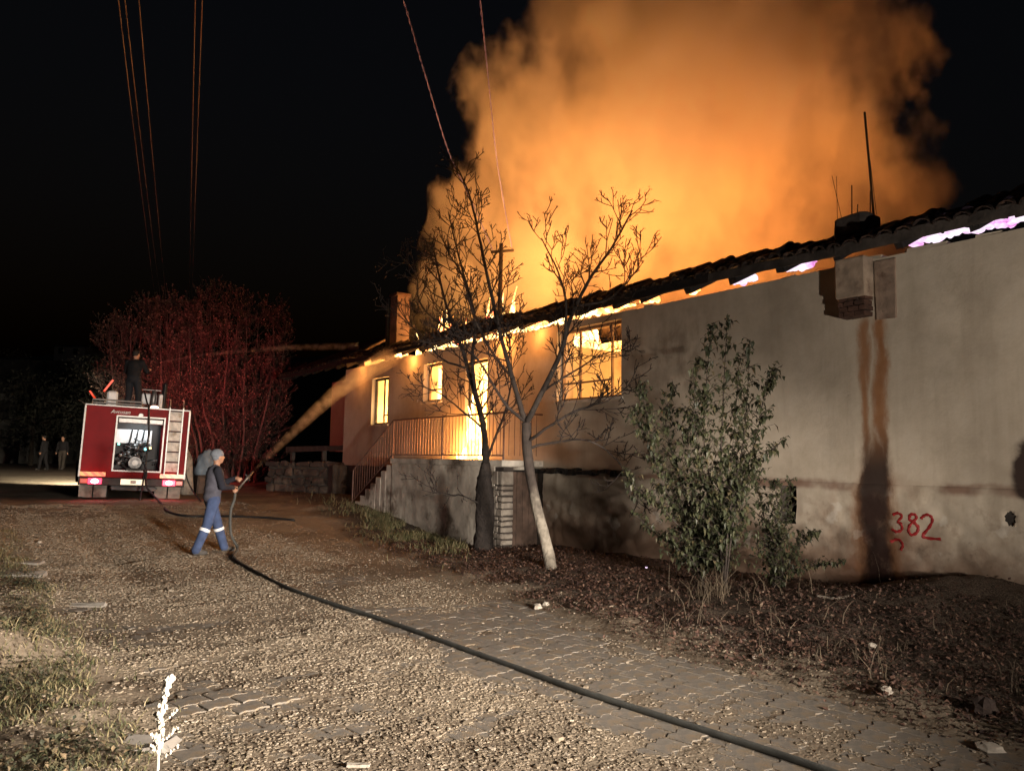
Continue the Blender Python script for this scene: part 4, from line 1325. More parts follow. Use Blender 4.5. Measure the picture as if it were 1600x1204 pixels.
for k, xx in enumerate((-.12, .02, .17, .30)): MB().tube([(xx + .02, .40, 1.88), (xx, .38, 1.68), (xx - .03, .40, 1.48)], .022, 8).build('hatch_hose', BLACK, hatch)
pp = MB(); pp.lathe((.02, .12, 1.0), (0, 1, 0), [(0, .10), (.0, .155), (.05, .16), (.06, .11), (.3, .11)], 24); pump = pp.build('pump_outlet', PUMPM, hatch, smooth=False)
MB().lathe((.02, .10, 1.0), (0, 1, 0), [(0, .03), (0, .075), (.03, .08), (.08, .08)], 20).build('outlet_cap', ALU, pump)
pp = MB()
for k in range(16):
    xx, zz_ = rng.uniform(hx0 + .1, hx1 - .18), rng.uniform(hz0 + .1, 1.5)
    pp.tube([(xx, .30, zz_), (xx + rng.uniform(-.25, .25), .26, zz_ + rng.uniform(-.12, .12)), (xx + rng.uniform(-.2, .2), .4, zz_ + rng.uniform(-.2, .2))], rng.uniform(.015, .045), 8)
    if k % 2: pp.ball((xx, .24, zz_), rng.uniform(.03, .06), 10, 7)
pp.build('pump_pipes', PUMPM, hatch, smooth=True)
for (xx, zz_, c_, nm) in ((-.40, 1.47, (.2, 1.0, .7), 'indicator_light'), (.24, 1.36, (.2, .95, 1.0), 'indicator_light'), (.36, 1.40, (1, .8, .3), 'indicator_light')):
    MB().ball((xx, .22, zz_), .028, 10, 7).build(nm, lampglow('indicator_glow', c_, 5), hatch)
MB().span((-.18, -.025, .80), (.20, -.019, .86)).build('hatch_latch', BLACK, hatch)
# ladder up the right of the rear face
lad = MB(); lad.span((.72, -.05, .72), (.75, -.01, 2.5)); lad.span((1.05, -.05, .72), (1.08, -.01, 2.5)); lad = lad.build('ladder', ALU, truck)
zz_ = .80
for k in range(6):
    MB().span((.752, -.03, zz_), (1.048, -.014, zz_ + .235), bev=.004).build('ladder_plate', ALUP, lad)
    MB().span((.752, -.075, zz_ + .238), (1.048, -.012, zz_ + .262)).build('rung', BLACK, lad)
    zz_ += .272
for xx in (.735, 1.065): MB().tube([(xx, -.03, 2.5), (xx, .0, 2.72), (xx, .25, 2.72)], .012, 6).build('grab_rail', ALU, truck)
# light strip, tail lamps, plate, bumper
REFL = None
t = NT('reflective_stripe')
c = t.xyz()
s_ = t.math('FRACT', t.math('MULTIPLY', t.math('ADD', c[0], c[2]), 5.5))
cc = t.mix(t.math('GREATER_THAN', s_, .55), (.95, .62, .12), (.85, .25, .05))
t.base(cc, .3, 0, .8)
REFL = t.mat
for xx in (-.93, .93): MB().span((xx - .29, -.016, .625), (xx + .29, -.004, .735)).build('reflective_stripe', REFL, truck)
MB().span((-HW, -.05, .40), (HW, .10, .598), bev=.015).build('bumper', DARKIRON, truck)
HOT = lampglow('tail_light_core', (1.0, .62, .72), 14, (.5, .1, .1)); PINK = lampglow('tail_light_lens', (1.0, .04, .10), 3.2); AMB = lampglow('amber_lens', (1.0, .10, .02), .35)
for sx in (-1, 1):
    MB().span((sx * .87 - .16, -.085, .43), (sx * .87 + .16, -.05, .58), bev=.02).build('tail_light', PINK, truck)
    MB().ball((sx * .87, -.09, .505), (.085, .03, .06), 14, 9).build('tail_light_core', HOT, truck, smooth=True)
    MB().span((sx * 1.12 - .085, -.08, .445), (sx * 1.12 + .085, -.052, .565), bev=.012).build('side_lamp', AMB, truck)
    add = MB(); add.span((sx * .87 - .2, -.062, .415), (sx * .87 + .2, -.052, .595)); add.build('lamp_mount', BLACK, truck)
pl = lampglow('plate_glow', (1.0, .86, .55), 1.0, (.8, .8, .75))  # plate face itself glows in place of the lamp lighting it
MB().span((-.28, -.07, .43), (.32, -.052, .575), bev=.008).build('number_plate', pl, truck)
MB().span((-.05, -.074, .46), (.08, -.071, .545)).build('plate_mark', PANELW, truck)
# body lettering (script face, partly legible)
cu = bpy.data.curves.new('lettering', 'FONT'); cu.body = 'Avcusan'; cu.size = .135; cu.shear = .25; cu.extrude = .002
to = bpy.data.objects.new('lettering_tmp', cu); col.objects.link(to)
dg = bpy.context.evaluated_depsgraph_get(); lm_ = bpy.data.meshes.new_from_object(to.evaluated_get(dg)); bpy.data.objects.remove(to)
lo = link_mesh('lettering', lm_, PANELW, truck); lm_.materials.clear(); lm_.materials.append(PANELW)
lo.location = (-.66, -.008, 2.26); lo.rotation_euler = (R(90), 0, 0)
MB().lathe((.05, -.022, 2.24), (0, 1, 0), [(0, .03), (0, .055), (.02, .06)], 18).build('badge', ALU, truck)
# underbody, axle, wheels, mud flaps
MB().span((-.45, .3, .42), (.45, 7, .62)).build('chassis', BLACK, truck)
MB().span((-.5, .25, .26), (.6, .55, .40), bev=.04, jit=.03).build('tow_frame', BLUEGREY, truck)
def wheel(x, y, w):
    o = MB(); o.lathe((x - w / 2, y, .46), (1, 0, 0), [(0, .24), (.01, .40), (.04, .455), (w / 2, .462), (w - .04, .455), (w - .01, .40), (w, .24)], 28)
    o = o.build('tyre', RUBBER, truck, smooth=False)
    MB().lathe((x - w / 2 - .004, y, .46), (1, 0, 0), [(0, .05), (.02, .12), (.05, .235), (w - .05, .235), (w, .06)], 20).build('rim', ALU, o)
for sx in (-1, 1):
    for off in (.98, .66): wheel(sx * off, 1.15, .27)
    wheel(sx * 1.02, 5.9, .29)
    for off in (1.06, .72): MB().span((sx * off - .15, .42, .06), (sx * off + .15, .44, .40), jit=.012).build('mud_flap', FLAP, truck)
MB().tube([(-1.28, .6, .45), (-1.32, 1.1, .95), (-1.28, 1.7, .45)], .03, 6).build('fender', BLACK, truck)
# cab in front
cabm = MB(); cabm.span((-1.2, 4.9, .7), (1.2, 6.9, 2.25), bev=.12); cab = cabm.build('cab', REDP, truck)
GLASS = paint('dark_cab_glass', (.02, .022, .025), .08, var=.1, scale=2, bumps=0)
MB().span((-1.05, 6.895, 1.4), (1.05, 6.915, 2.05), bev=.01).build('windscreen', GLASS, cab)
for sx in (-1, 1): MB().span((sx * 1.205 - .01, 5.6, 1.4), (sx * 1.205 + .01, 6.6, 2.05)).build('side_window', GLASS, cab)
for sx in (-1, 1): MB().ball((sx * .95, 6.93, .95), (.12, .03, .09)).build('headlight', lampglow('truck_headlight', (1, .9, .7), 6, (.8, .8, .8)), cab)
# roof deck: rails, locker, water cannon, beacons
for yy_, x0_, x1_ in ((.06, -1.1, .05), (.5, -1.1, .05)):
    MB().tube([(x0_, yy_, 2.60), (x1_, yy_, 2.60)], .014, 6).build('roof_rail', ALU, truck); MB().tube([(x0_, yy_, 2.52), (x1_, yy_, 2.52)], .012, 6).build('roof_rail', ALU, truck)
for xx in (-1.1, -.55, .05): MB().tube([(xx, .06, z1), (xx, .06, 2.60)], .012, 6).build('rail_post', ALU, truck)
MB().span((-.78, .62, 2.43), (-.52, .9, 2.86), bev=.04).build('roof_locker', PANELW, truck)
mon = MB(); mon.tube([(.40, 1.5, 2.44), (.40, 1.5, 2.85), (.42, 1.55, 3.0)], [.07, .06, .06], 10); mon = mon.build('water_cannon', ALU, truck, smooth=True)
MB().span((.1, 1.7, 2.62), (.55, 1.95, 2.92), bev=.03).build('roof_box', PANELW, truck)
MB().tube([(.1, 1.6, 3.02), (.6, 1.6, 3.02), (.62, 1.6, 2.45)], .02, 6).build('roof_frame', ALU, truck)
MB().span((.60, 1.3, 2.45), (.72, 1.7, 3.25), bev=.05).build('search_light_mast', BLACK, truck)
MB().span((.52, 1.25, 2.46), (.62, 1.36, 2.9), bev=.02).build('roof_bracket', PANELW, truck)
RAIL_R = lampglow('red_marker_glow', (1.0, .07, .02), .9, (.6, .05, .02))  # glow stands in for beacon light falling on the marker poles
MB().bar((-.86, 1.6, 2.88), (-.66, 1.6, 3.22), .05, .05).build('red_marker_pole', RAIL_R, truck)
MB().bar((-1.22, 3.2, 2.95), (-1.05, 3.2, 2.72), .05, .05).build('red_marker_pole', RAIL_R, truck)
BEACON = lampglow('roof_lamp', (1.0, .55, .38), 8, (.6, .1, .05))
MB().ball((.36, .06, 2.485), (.10, .07, .042), 14, 9).build('roof_lamp', BEACON, truck, smooth=True)
MB().span((-.9, 5.3, 2.27), (.9, 5.6, 2.34)).build('light_bar_base', BLACK, cab)
for sx in (-1, 1): MB().span((sx * .55 - .3, 5.32, 2.342), (sx * .55 + .3, 5.58, 2.48), bev=.03).build('light_bar', lampglow('beacon_red', (1, .03, .04), 10), cab)
def tl(name, kind, loc, p, c_, target=None, **k):     # lamp that belongs to the truck
    o = add_light(name, kind, loc, p, c_, target, **k); o.parent = truck; return o
tl('work_lamp', 'AREA', (.1, .2, 2.0), 10, (.9, .97, 1.0), (.05, .45, 1.3), size=.5)
tl('beacon_lamp', 'SPOT', (.9, 5.2, 3.0), 1500, (1, .085, .09), (4.6, 14.5, 3.4), spot_size=R(100), spot_blend=.8, shadow_soft_size=.15)
tl('beacon_spill', 'POINT', (.6, 5.2, 3.1), 130, (1, .13, .11), shadow_soft_size=.15)
for sx in (-1, 1): tl('tail_lamp', 'POINT', (sx * .87, -.22, .5), 7, (1, .05, .10), shadow_soft_size=.08)
for sx in (-1, 1): tl('front_beam', 'SPOT', (sx * .95, 7.05, .95), 4500, (1, .86, .62), (sx * 1.0 - 3.5, 22, -.2), spot_size=R(80), spot_blend=.8, shadow_soft_size=.07)

# ================================================================== PEOPLE
SKIN = paint('skin', (.42, .23, .15), .55, var=.15, scale=20, bumps=0)
def body_mesh(prims, voxel):
    mb = MB()
    for p in prims:
        if p[0] == 'c':
            _, a, b_, ra, rb, m = p
            a, b_ = Vector(a), Vector(b_)
            mb.tube([a, a.lerp(b_, .5), b_], [ra, (ra + rb) / 2, rb], 14)
            mb.ball(a, ra, 14, 10); mb.ball(b_, rb, 14, 10)
        else:
            _, c_, r_, e_, m = p
            mb.ball(c_, r_, 20, 14, rot=Euler(e_).to_matrix())
    tmp = link_mesh('tmp', mb.mesh('tmp'), None)
    rm = tmp.modifiers.new('r', 'REMESH'); rm.mode = 'VOXEL'; rm.voxel_size = voxel
    sm = tmp.modifiers.new('s', 'SMOOTH'); sm.iterations = 3; sm.factor = .5
    dg = bpy.context.evaluated_depsgraph_get(); me = bpy.data.meshes.new_from_object(tmp.evaluated_get(dg)); bpy.data.objects.remove(tmp)
    n = len(me.polygons); cen = np.zeros(n * 3, np.float32); me.polygons.foreach_get('center', cen); cen = cen.reshape(-1, 3)
    bestd = np.full(n, 1e9); idx = np.zeros(n, np.int32)
    for p in prims:
        if p[0] == 'c':
            a, b_ = np.array(p[1], float), np.array(p[2], float); ab = b_ - a
            u = np.clip(((cen - a) @ ab) / max(ab @ ab, 1e-9), 0, 1)
            d = np.linalg.norm(cen - (a + u[:, None] * ab), axis=1) - (p[3] + (p[4] - p[3]) * u); m = p[5]
        else:
            r_ = np.array(p[2] if isinstance(p[2], tuple) else (p[2],) * 3); q = (cen - np.array(p[1])) @ np.array(Euler(p[3]).to_matrix())
            k_ = np.linalg.norm(q / r_, axis=1); d = (k_ - 1) * r_.mean(); m = p[4]
        s_ = d < bestd; bestd[s_] = d[s_]; idx[s_] = m
    me.polygons.foreach_set('material_index', idx); me.polygons.foreach_set('use_smooth', [True] * n)
    return me
def hand(wrist, elbow, axis, m, side):
    """palm and five fingers closed round a bar that runs along axis"""
    wrist = Vector(wrist); axis = Vector(axis).normalized()
    f_ = (wrist - Vector(elbow)).normalized()
    f_ = (f_ - axis * f_.dot(axis)).normalized(); n_ = axis.cross(f_) * side
    out = [('c', wrist, wrist + f_ * .06, .028, .032, m)]
    palm = wrist + f_ * .075
    for k, (o_, l_) in enumerate(((.036, .9), (.012, 1.0), (-.012, .95), (-.036, .8))):
        b_ = palm + axis * o_
        k1 = b_ + f_ * .032 * l_; k2 = k1 + f_ * .012 + n_ * .034 * l_; k3 = k2 - f_ * .03 * l_ + n_ * .012
        for a, c_ in ((b_, k1), (k1, k2), (k2, k3)): out.append(('c', a, c_, .0105, .0095, m))
    th = wrist + f_ * .03 + axis * .03
    out += [('c', th, th + axis * .02 + n_ * .035, .012, .011, m), ('c', th + axis * .02 + n_ * .035, th + f_ * .03 + axis * .015 + n_ * .055, .011, .009, m)]
    return out
def person(name, label, loc, rotz, J, mats, grip=None, voxel=.0135, extra=()):
    """mats: 0 skin, 1 torso, 2 sleeves, 3 trousers, 4 boots, 5 hair"""
    rt = root(name, loc, label, 'person', rot=Euler((0, 0, rotz)))
    pr = []
    h = Vector(J['head']); nk = Vector(J['neck']); look = Vector(J.get('look', (1, 0, 0))).normalized()
    side = Vector((-look.y, look.x, 0)).normalized()
    yaw = math.atan2(look.y, look.x); pt = -math.asin(max(-1, min(1, look.z)))
    pr.append(('e', h, (.098, .078, .118), (0, pt, yaw), 0))
    pr.append(('e', h + look * .035 - Vector((0, 0, .06)), (.06, .055, .06), (0, pt, yaw), 0))
    pr.append(('c', h + look * .092 - Vector((0, 0, .0)), h + look * .112 - Vector((0, 0, .028)), .012, .016, 0))
    for s_ in (-1, 1): pr.append(('e', h + side * s_ * .08 - Vector((0, 0, .01)), (.022, .012, .034), (0, 0, yaw), 0))
    pr.append(('e', h - look * .018 + Vector((0, 0, .022)), (.098, .084, .108), (0, pt, yaw), 5))
    pr.append(('c', nk - Vector((0, 0, .04)), h - Vector((0, 0, .06)) - look * .01, .056, .052, 0))
    ch, wa, pe = Vector(J['chest']), Vector(J['waist']), Vector(J['pelvis'])
    sl, sr = Vector(J['sh_l']), Vector(J['sh_r'])
    ax = math.atan2(sl.y - sr.y, sl.x - sr.x) - math.pi / 2
    pr += [('e', ch, (.145, .205, .20), (0, 0, ax), 1), ('e', (ch + wa) / 2, (.142, .19, .18), (0, 0, ax), 1), ('e', wa, (.145, .185, .15), (0, 0, ax), 1), ('e', pe, (.145, .185, .14), (0, 0, ax), 1 if J.get('longvest') else 3)]
    pr += [('c', nk - Vector((0, 0, .05)), sl, .06, .068, 1), ('c', nk - Vector((0, 0, .05)), sr, .06, .068, 1)]
    for s_ in 'lr':
        a, b_, c_ = Vector(J['sh_' + s_]), Vector(J['el_' + s_]), Vector(J['wr_' + s_])
        pr += [('c', a, b_, .074, .06, 2), ('c', b_, c_, .06, .043, 2)]
        g_ = (J.get('grip_' + s_) or (0, 0, 1))
        pr += hand(c_, b_, g_, 0, 1 if s_ == 'l' else -1)
        a, b_, c_ = Vector(J['hip_' + s_]), Vector(J['kn_' + s_]), Vector(J['an_' + s_])
        pr += [('c', a, b_, .108, .083, 3), ('c', b_, c_, .083, .072, 3)]
        toe = Vector(J['toe_' + s_])
        pr += [('c', c_ - Vector((0, 0, .01)), c_ - Vector((0, 0, .04)), .052, .05, 4), ('c', c_ - Vector((0, 0, .038)), toe, .045, .038, 4)]
    pr += list(extra)
    me = body_mesh(pr, voxel)
    for m in mats: me.materials.append(m)
    bd = link_mesh('body', me, None, rt)
    for s_ in (-1, 1):
        MB().ball(h + look * .083 + side * s_ * .032 + Vector((0, 0, .008)), .010, 8, 6).build('eye', BLACK, rt)
    return rt
VEST = paint('grey_vest', (.085, .085, .11), .9, var=.3, scale=12, bumps=.5, bscale=12, dist=.015)
NAVY = paint('navy_sleeve', (.012, .013, .022), .9, var=.3, scale=12, bumps=.5, bscale=14, dist=.012)
BLUE = paint('blue_work_trousers', (.055, .085, .18), .9, var=.3, scale=9, bumps=.6, bscale=11, dist=.018)
BOOT = paint('dusty_boot', (.10, .095, .09), .85, var=.4, scale=12, bumps=.4)
WOOLCAP = paint('grey_wool_cap', (.17, .19, .22), .95, var=.2, scale=30, bumps=.6, bscale=60, dist=.006)
DARKCL = paint('black_jacket', (.005, .005, .007), .9, var=.3, scale=9, bumps=.4)
JEANS = paint('dark_jeans', (.010, .012, .017), .9, var=.3, scale=9, bumps=.4)
HAIRD = paint('dark_hair', (.015, .012, .010), .8, var=.3, scale=40, bumps=.3)
RETRO = paint('reflective_band', (.93, .95, .96), .35, var=.04, scale=20, bumps=0, spec=.8)

ff_loc = G(327, 868, 0.0); ff_loc.z = gz(ff_loc.x, ff_loc.y)
FYAW = R(6)
gd = Vector((.66, .10, .74)).normalized()
Jf = dict(head=(.06, 0, 1.63), neck=(.035, 0, 1.49), look=(1, .05, .16), chest=(.02, 0, 1.30), waist=(.0, 0, 1.08), pelvis=(-.01, 0, .96), longvest=True,
          sh_l=(.03, .19, 1.40), sh_r=(.0, -.19, 1.40), el_r=(.06, -.27, 1.13), wr_r=(.28, -.15, 1.12), el_l=(.24, .19, 1.18), wr_l=(.40, .04, 1.27),
          grip_r=gd, grip_l=gd,
          hip_l=(0, .10, .90), hip_r=(-.01, -.10, .90), kn_r=(-.11, -.13, .50), an_r=(-.28, -.14, .09), toe_r=(-.13, -.17, .045),
          kn_l=(.15, .11, .49), an_l=(.29, .12, .09), toe_l=(.44, .10, .045))
ffr = person('person', 'person in grey vest, blue trousers and wool cap holding the hose nozzle', ff_loc, FYAW, Jf, [SKIN, VEST, NAVY, BLUE, BOOT, WOOLCAP])
hd_ = Vector(Jf['head'])
mb = MB(); mb.ball(hd_ + Vector((-.02, 0, .045)), (.112, .094, .098), 18, 12, fn=lambda p: 1 if p.z > -.3 else .93)
mb.build('wool_cap', WOOLCAP, ffr, smooth=True)
for (a, b_) in (('kn_r', 'an_r'), ('kn_l', 'an_l')):
    A, B = Vector(Jf[a]), Vector(Jf[b_]); m = A.lerp(B, .22); d = (B - A).normalized()
    MB().tube([m - d * .025, m + d * .025], [.090, .088], 16, cap=False).build('reflective_band', RETRO, ffr)
def ffw(p): return ff_loc + Matrix.Rotation(FYAW, 3, 'Z') @ Vector(p)
BRASS = paint('worn_branch_metal', (.12, .10, .085), .5, .7, var=.4, scale=15, bumps=.2)
noz0, noz1 = Vector((.34, -.10, 1.02)), Vector((.34, -.10, 1.02)) + gd * .50
nzr = root('hose_nozzle', ffw(noz0), 'long metal branch pipe nozzle gripped by the hose man', 'nozzle')
a, b_ = ffw(noz0), ffw(noz1)
mb = MB(); mb.lathe(a, b_ - a, [(0, .03), (.05, .036), (.09, .026), (.28, .021), (.32, .034), (.38, .034), (.40, .022), (.50, .016)], 14); mb.build('branch_pipe', BRASS, nzr, smooth=True)
m = a.lerp(b_, .72); MB().tube([m + Vector((-.05, .0, .05)), m, m + Vector((.02, -.03, -.06))], .012, 7).build('shut_off_lever', BLACK, nzr)

man_rot = R(-7)
Jm = dict(head=(.05, 0, 1.62), neck=(.02, 0, 1.48), look=(.9, -.3, -.05), chest=(.0, 0, 1.28), waist=(-.02, 0, 1.07), pelvis=(-.03, 0, .95),
          sh_l=(0, .2, 1.40), sh_r=(0, -.2, 1.40), el_r=(.10, -.30, 1.16), wr_r=(.32, -.22, 1.22), el_l=(.12, .28, 1.14), wr_l=(.34, .02, 1.18), grip_l=(0, 1, .2), grip_r=(0, 1, .2),
          hip_l=(-.02, .1, .9), hip_r=(-.02, -.1, .9), kn_r=(.04, -.14, .48), an_r=(-.02, -.17, .09), toe_r=(.12, -.19, .045), kn_l=(.06, .14, .48), an_l=(.0, .19, .09), toe_l=(.14, .21, .045))
tm = Matrix.Translation(truck.location) @ truck.rotation_euler.to_matrix().to_4x4()
ml = tm @ Vector((-.14, .95, z1 - .12))
person('person', 'person in dark clothes standing on top of the fire engine', ml, R(55), Jm, [SKIN, DARKCL, DARKCL, JEANS, BOOT, HAIRD], voxel=.016)
pl_ = P(67, 733, 38.5); pl_.z = gz(pl_.x, pl_.y)
Jw = dict(Jm, el_r=(.0, -.26, 1.14), wr_r=(.04, -.27, .90), el_l=(.0, .26, 1.14), wr_l=(.05, .27, .90), grip_l=(1, 0, 0), grip_r=(1, 0, 0), an_r=(-.16, -.12, .09), toe_r=(-.02, -.13, .045), kn_r=(-.04, -.12, .48), an_l=(.14, .12, .09), toe_l=(.28, .12, .045), kn_l=(.10, .12, .49), look=(1, 0, 0))
person('person', 'person in dark clothes far down the street left of the fire engine', pl_, R(150), Jw, [SKIN, DARKCL, DARKCL, DARKCL, BOOT, HAIRD], voxel=.02)
pl2 = P(96, 728, 40); pl2.z = gz(pl2.x, pl2.y)
LTROU = paint('pale_trousers', (.05, .043, .036), .9, var=.2, scale=10, bumps=.2)
person('person', 'person with pale trousers in the dark just left of the engine', pl2, R(-120), dict(Jw), [SKIN, DARKCL, DARKCL, LTROU, BOOT, HAIRD], voxel=.02)

# ================================================================== HOSES AND WATER
HOSE = paint('flat_fire_hose', (.075, .078, .072), .8, var=.3, scale=8, bumps=.5, bscale=70, dist=.004)
PALEHOSE = paint('pale_hose', (.30, .28, .23), .8, var=.3, scale=8, bumps=.4)
def on_ground(px, py, r, z=0.0):
    p = G(px, py, z)
    for _ in range(4): p = G(px, py, gz(p.x, p.y) + r)
    return p
hr = .023
gpts = [on_ground(a, b_, hr) for a, b_ in ((366, 872), (400, 893), (450, 918), (520, 943), (600, 968), (700, 1004), (800, 1040), (900, 1076), (1000, 1108), (1100, 1140), (1200, 1172), (1300, 1206), (1400, 1240), (1500, 1275))]
n_ = ffw(noz0)
pts = [n_ + (b_ - a).normalized() * .02, n_ + Vector((.0, -.0, -.12)), ffw((.28, -.12, .70)), ffw((.30, -.14, .32)), ffw((.40, -.2, .09))] + gpts
q = smooth_path(pts, 6)
mb = MB(); mb.tube(q, hr, 10); hz_ = mb.build('fire_hose', HOSE, smooth=True, loc=gpts[0])
tag(hz_, 'long dark fire hose running from the hose man to the lower right corner', 'hose')
tw = lambda p: tm @ Vector(p)
q = [tw((.25, .15, 1.0)), tw((.30, -.12, .75)), tw((.33, -.3, .4))] + [on_ground(a, b_, .025, .4) for a, b_ in ((252, 786), (262, 798), (285, 805), (320, 806), (360, 806), (410, 808), (460, 812))]
mb = MB(); mb.tube(smooth_path(q, 5), .026, 8); tag(mb.build('fire_hose', BLACK, smooth=True, loc=q[3]), 'black hose hanging from the pump hatch and trailing right across the ground', 'hose')
q = [tw((.12, 1.0, 2.95)), tw((.18, .3, 2.6)), tw((.22, -.06, 2.45)), tw((.26, -.10, 1.9)), tw((.27, -.08, 1.2)), tw((.25, -.12, .6)), tw((.2, -.3, .05))]
mb = MB(); mb.tube(smooth_path(q, 5), .022, 8); tag(mb.build('fire_hose', BLACK, smooth=True, loc=q[-1]), 'black hose hanging from the engine roof down over the pump hatch', 'hose')
q = [tw((1.22, .3, 1.2)), tw((1.3, .1, .7)), tw((1.45, -.1, .35)), on_ground(320, 790, .02, .4), on_ground(345, 812, .02, .3)]
mb = MB(); mb.tube(smooth_path(q, 5), .018, 8); tag(mb.build('suction_hose', BLACK, smooth=True, loc=q[-1]), 'thin black hose slung from the right side of the engine', 'hose')

def jet(name, label, pts, r0, r1, dens, colr):
    t = NT('water_spray'); t.n.remove(t.bsdf)
    pv = t.new('ShaderNodeVolumePrincipled'); pv.inputs['Color'].default_value = colr; pv.inputs['Anisotropy'].default_value = .55
    n = t.noise(5.5, 4, .65)
    t.link(t.smooth(n, .36, .66, dens * .12, dens * 1.9), pv.inputs['Density']); t.link(pv.outputs[0], t.out.inputs['Volume'])
    t.mat.cycles.volume_step_rate = .5
    q = smooth_path(pts, 8); mb = MB()
    mb.tube(q, [r0 + (r1 - r0) * (i / (len(q) - 1)) ** .9 for i in range(len(q))], 14, jit=.03)
    o = mb.build(name, t.mat, smooth=True, loc=q[0]); ORG[o.name] = Vector(q[0])
    for kk, nm in ((.66, 'inner_spray'), (.33, 'jet_core')):
        m2 = t.mat.copy(); mb = MB()
        mb.tube(q, [(r0 + (r1 - r0) * (i / (len(q) - 1)) ** .9) * kk for i in range(len(q))], 12, jit=.03)
        c_ = mb.build(nm, m2, o, smooth=True)
    return tag(o, label, 'water jet', kind='stuff')
tip = ffw(noz1) + gd * .01
e1 = W(612, 556, 9.5)
m1 = tip.lerp(e1, .5) + Vector((0, 0, .22))
jet('water_jet', 'broad water jet arcing from the nozzle to the burning eave', [tip, m1, e1], .020, .32, .45, (.8, .74, .68, 1))
s2 = P(243, 567, 20.8); e2 = P(560, 541, 23.5); c2 = P(330, 553, 21.5); d2 = P(450, 543, 22.5)
jet('water_jet', 'thin high water jet from the engine roof towards the house roof', [s2, c2, d2, e2], .02, .13, .55, (.85, .82, .8, 1))

# ================================================================== OVERHEAD LINES
WIREM = paint('weathered_wire', (.20, .15, .14), .6, .2, var=.2, scale=3, bumps=0)
WIREV = paint('violet_lit_twisted_wire', (.20, .18, .55), .4, .4, var=.3, scale=30, bumps=0)  # violet flame light painted into the colour of grey wire
POLEM = paint('timber_pole', (.09, .06, .045), .9, var=.4, scale=6, bumps=.5)
up_ = P(246, 470, 42)
pole = root('utility_pole', (up_.x, up_.y, gz(up_.x, up_.y)), 'dark utility pole hidden in the trees behind the fire engine', 'utility pole')
MB().tube([(up_.x, up_.y, gz(up_.x, up_.y)), (up_.x, up_.y, up_.z + .3)], [.16, .11], 10).build('post', POLEM, pole)
rr_ = rgt * 1.0
MB().bar(up_ - rr_ * .4, up_ + rr_ * 2.1, .1, .1).build('crossarm', POLEM, pole)
wl = ['leftmost thin overhead wire in the black sky above the fire engine', 'second overhead wire from the left above the fire engine', 'third overhead wire from the left above the fire engine', 'fourth overhead wire, left one of the close right-hand pair', 'fifth overhead wire, right one of the close right-hand pair']
for k, (x0_, y0_, x1_, y1_) in enumerate(((185, 0, 242, 462), (195, 0, 250, 462), (217, 0, 259, 462), (305, 0, 296, 462), (316, 0, 300, 462))):
    a_, b_ = P(x1_, y1_, 42), P(x0_, y0_, 12.5)
    ext = b_ + (b_ - a_) * .6 + Vector((0, 0, .6))
    q = smooth_path([a_, a_.lerp(b_, .5) + Vector((0, 0, -.10)), b_, ext], 10)
    tag(MB().tube(q, .0085, 5).build('overhead_wire', WIREM, loc=a_), wl[k], 'wire', 'overhead wires of the street line')
dp = 18.8
for k, (pts_, lb) in enumerate(((((770, 391, dp), (735, 310, 16.9), (702, 240, 15.5), (665, 120, 13.2), (630, 0, 11.5), (590, -130, 9.5)), 'overhead wire coloured as violet-lit, left of the smoke, the slanted one'),
                                 (((800, 389, dp), (786, 310, 17), (775, 240, 15.7), (762, 115, 13.2), (750, 0, 11.5), (735, -140, 9.5)), 'overhead wire coloured as violet-lit, at the smoke edge, the steep one'))):
    q = smooth_path([P(*p) for p in pts_], 8)
    mb = MB(); 
    for ph in (0, math.pi):
        qq = []
        f_ = smooth_path(q, 6)
        for i, p in enumerate(f_): qq.append(p + (rgt * math.cos(i * .55 + ph) + upv * math.sin(i * .55 + ph)) * .009)
        mb.tube(qq, .006, 5)
    tag(mb.build('overhead_wire', WIREV, loc=q[0]), lb, 'wire', 'overhead wires to the house')

# ================================================================== BACKGROUND AND SMALL THINGS
DIMW = paint('dim_plaster', (.09, .086, .085), .9, var=.3, scale=2, bumps=.2)
DIMR = paint('dark_roof', (.02, .018, .018), .9, var=.3, scale=4, bumps=.2)
LITW = paint('far_pale_wall', (.30, .29, .27), .9, var=.2, scale=2, bumps=0)
def far_house(name, label, px0, px1, pyt, pyb, d, roof_px, wins, wallm):
    a_, b_ = P(px0, pyb, d), P(px1, pyb, d); zt = P(px0, pyt, d).z; zb = -.2
    rt = root(name, (a_.x, a_.y, 0), label, 'house')
    dn = Vector((fwd_h.x, fwd_h.y, 0)); s_ = (b_ - a_); s_.z = 0
    w = s_.length; s_.normalize()
    q = Matrix((s_, dn, Vector((0, 0, 1)))).transposed()
    c_ = (a_ + b_) / 2
    MB().box(Vector((c_.x, c_.y, (zt + zb) / 2)) + dn * 3, (w, 6, zt - zb), rot=q).build('wall', wallm, rt)
    mb = MB()
    base = Vector((c_.x, c_.y, zt + .01)) + dn * 3; hr_ = roof_px / FPX * d
    v = [base + q @ Vector(p) for p in ((-w / 2 - .4, -3.4, 0), (w / 2 + .4, -3.4, 0), (w / 2 + .4, 3.4, 0), (-w / 2 - .4, 3.4, 0), (-w / 2 - .2, 0, hr_), (w / 2 + .2, 0, hr_))]
    mb._add(v, [(0, 1, 5, 4), (2, 3, 4, 5), (1, 2, 5), (3, 0, 4), (0, 3, 2, 1)]); mb.build('roof', DIMR, rt)
    for (wx, wy, ww, wh, m) in wins:
        p = P(wx, wy, d); p = Vector((p.x, p.y, p.z)) - dn * .02
        MB().box(p, (ww, .06, wh), rot=q).build('window', m, rt)
    return rt
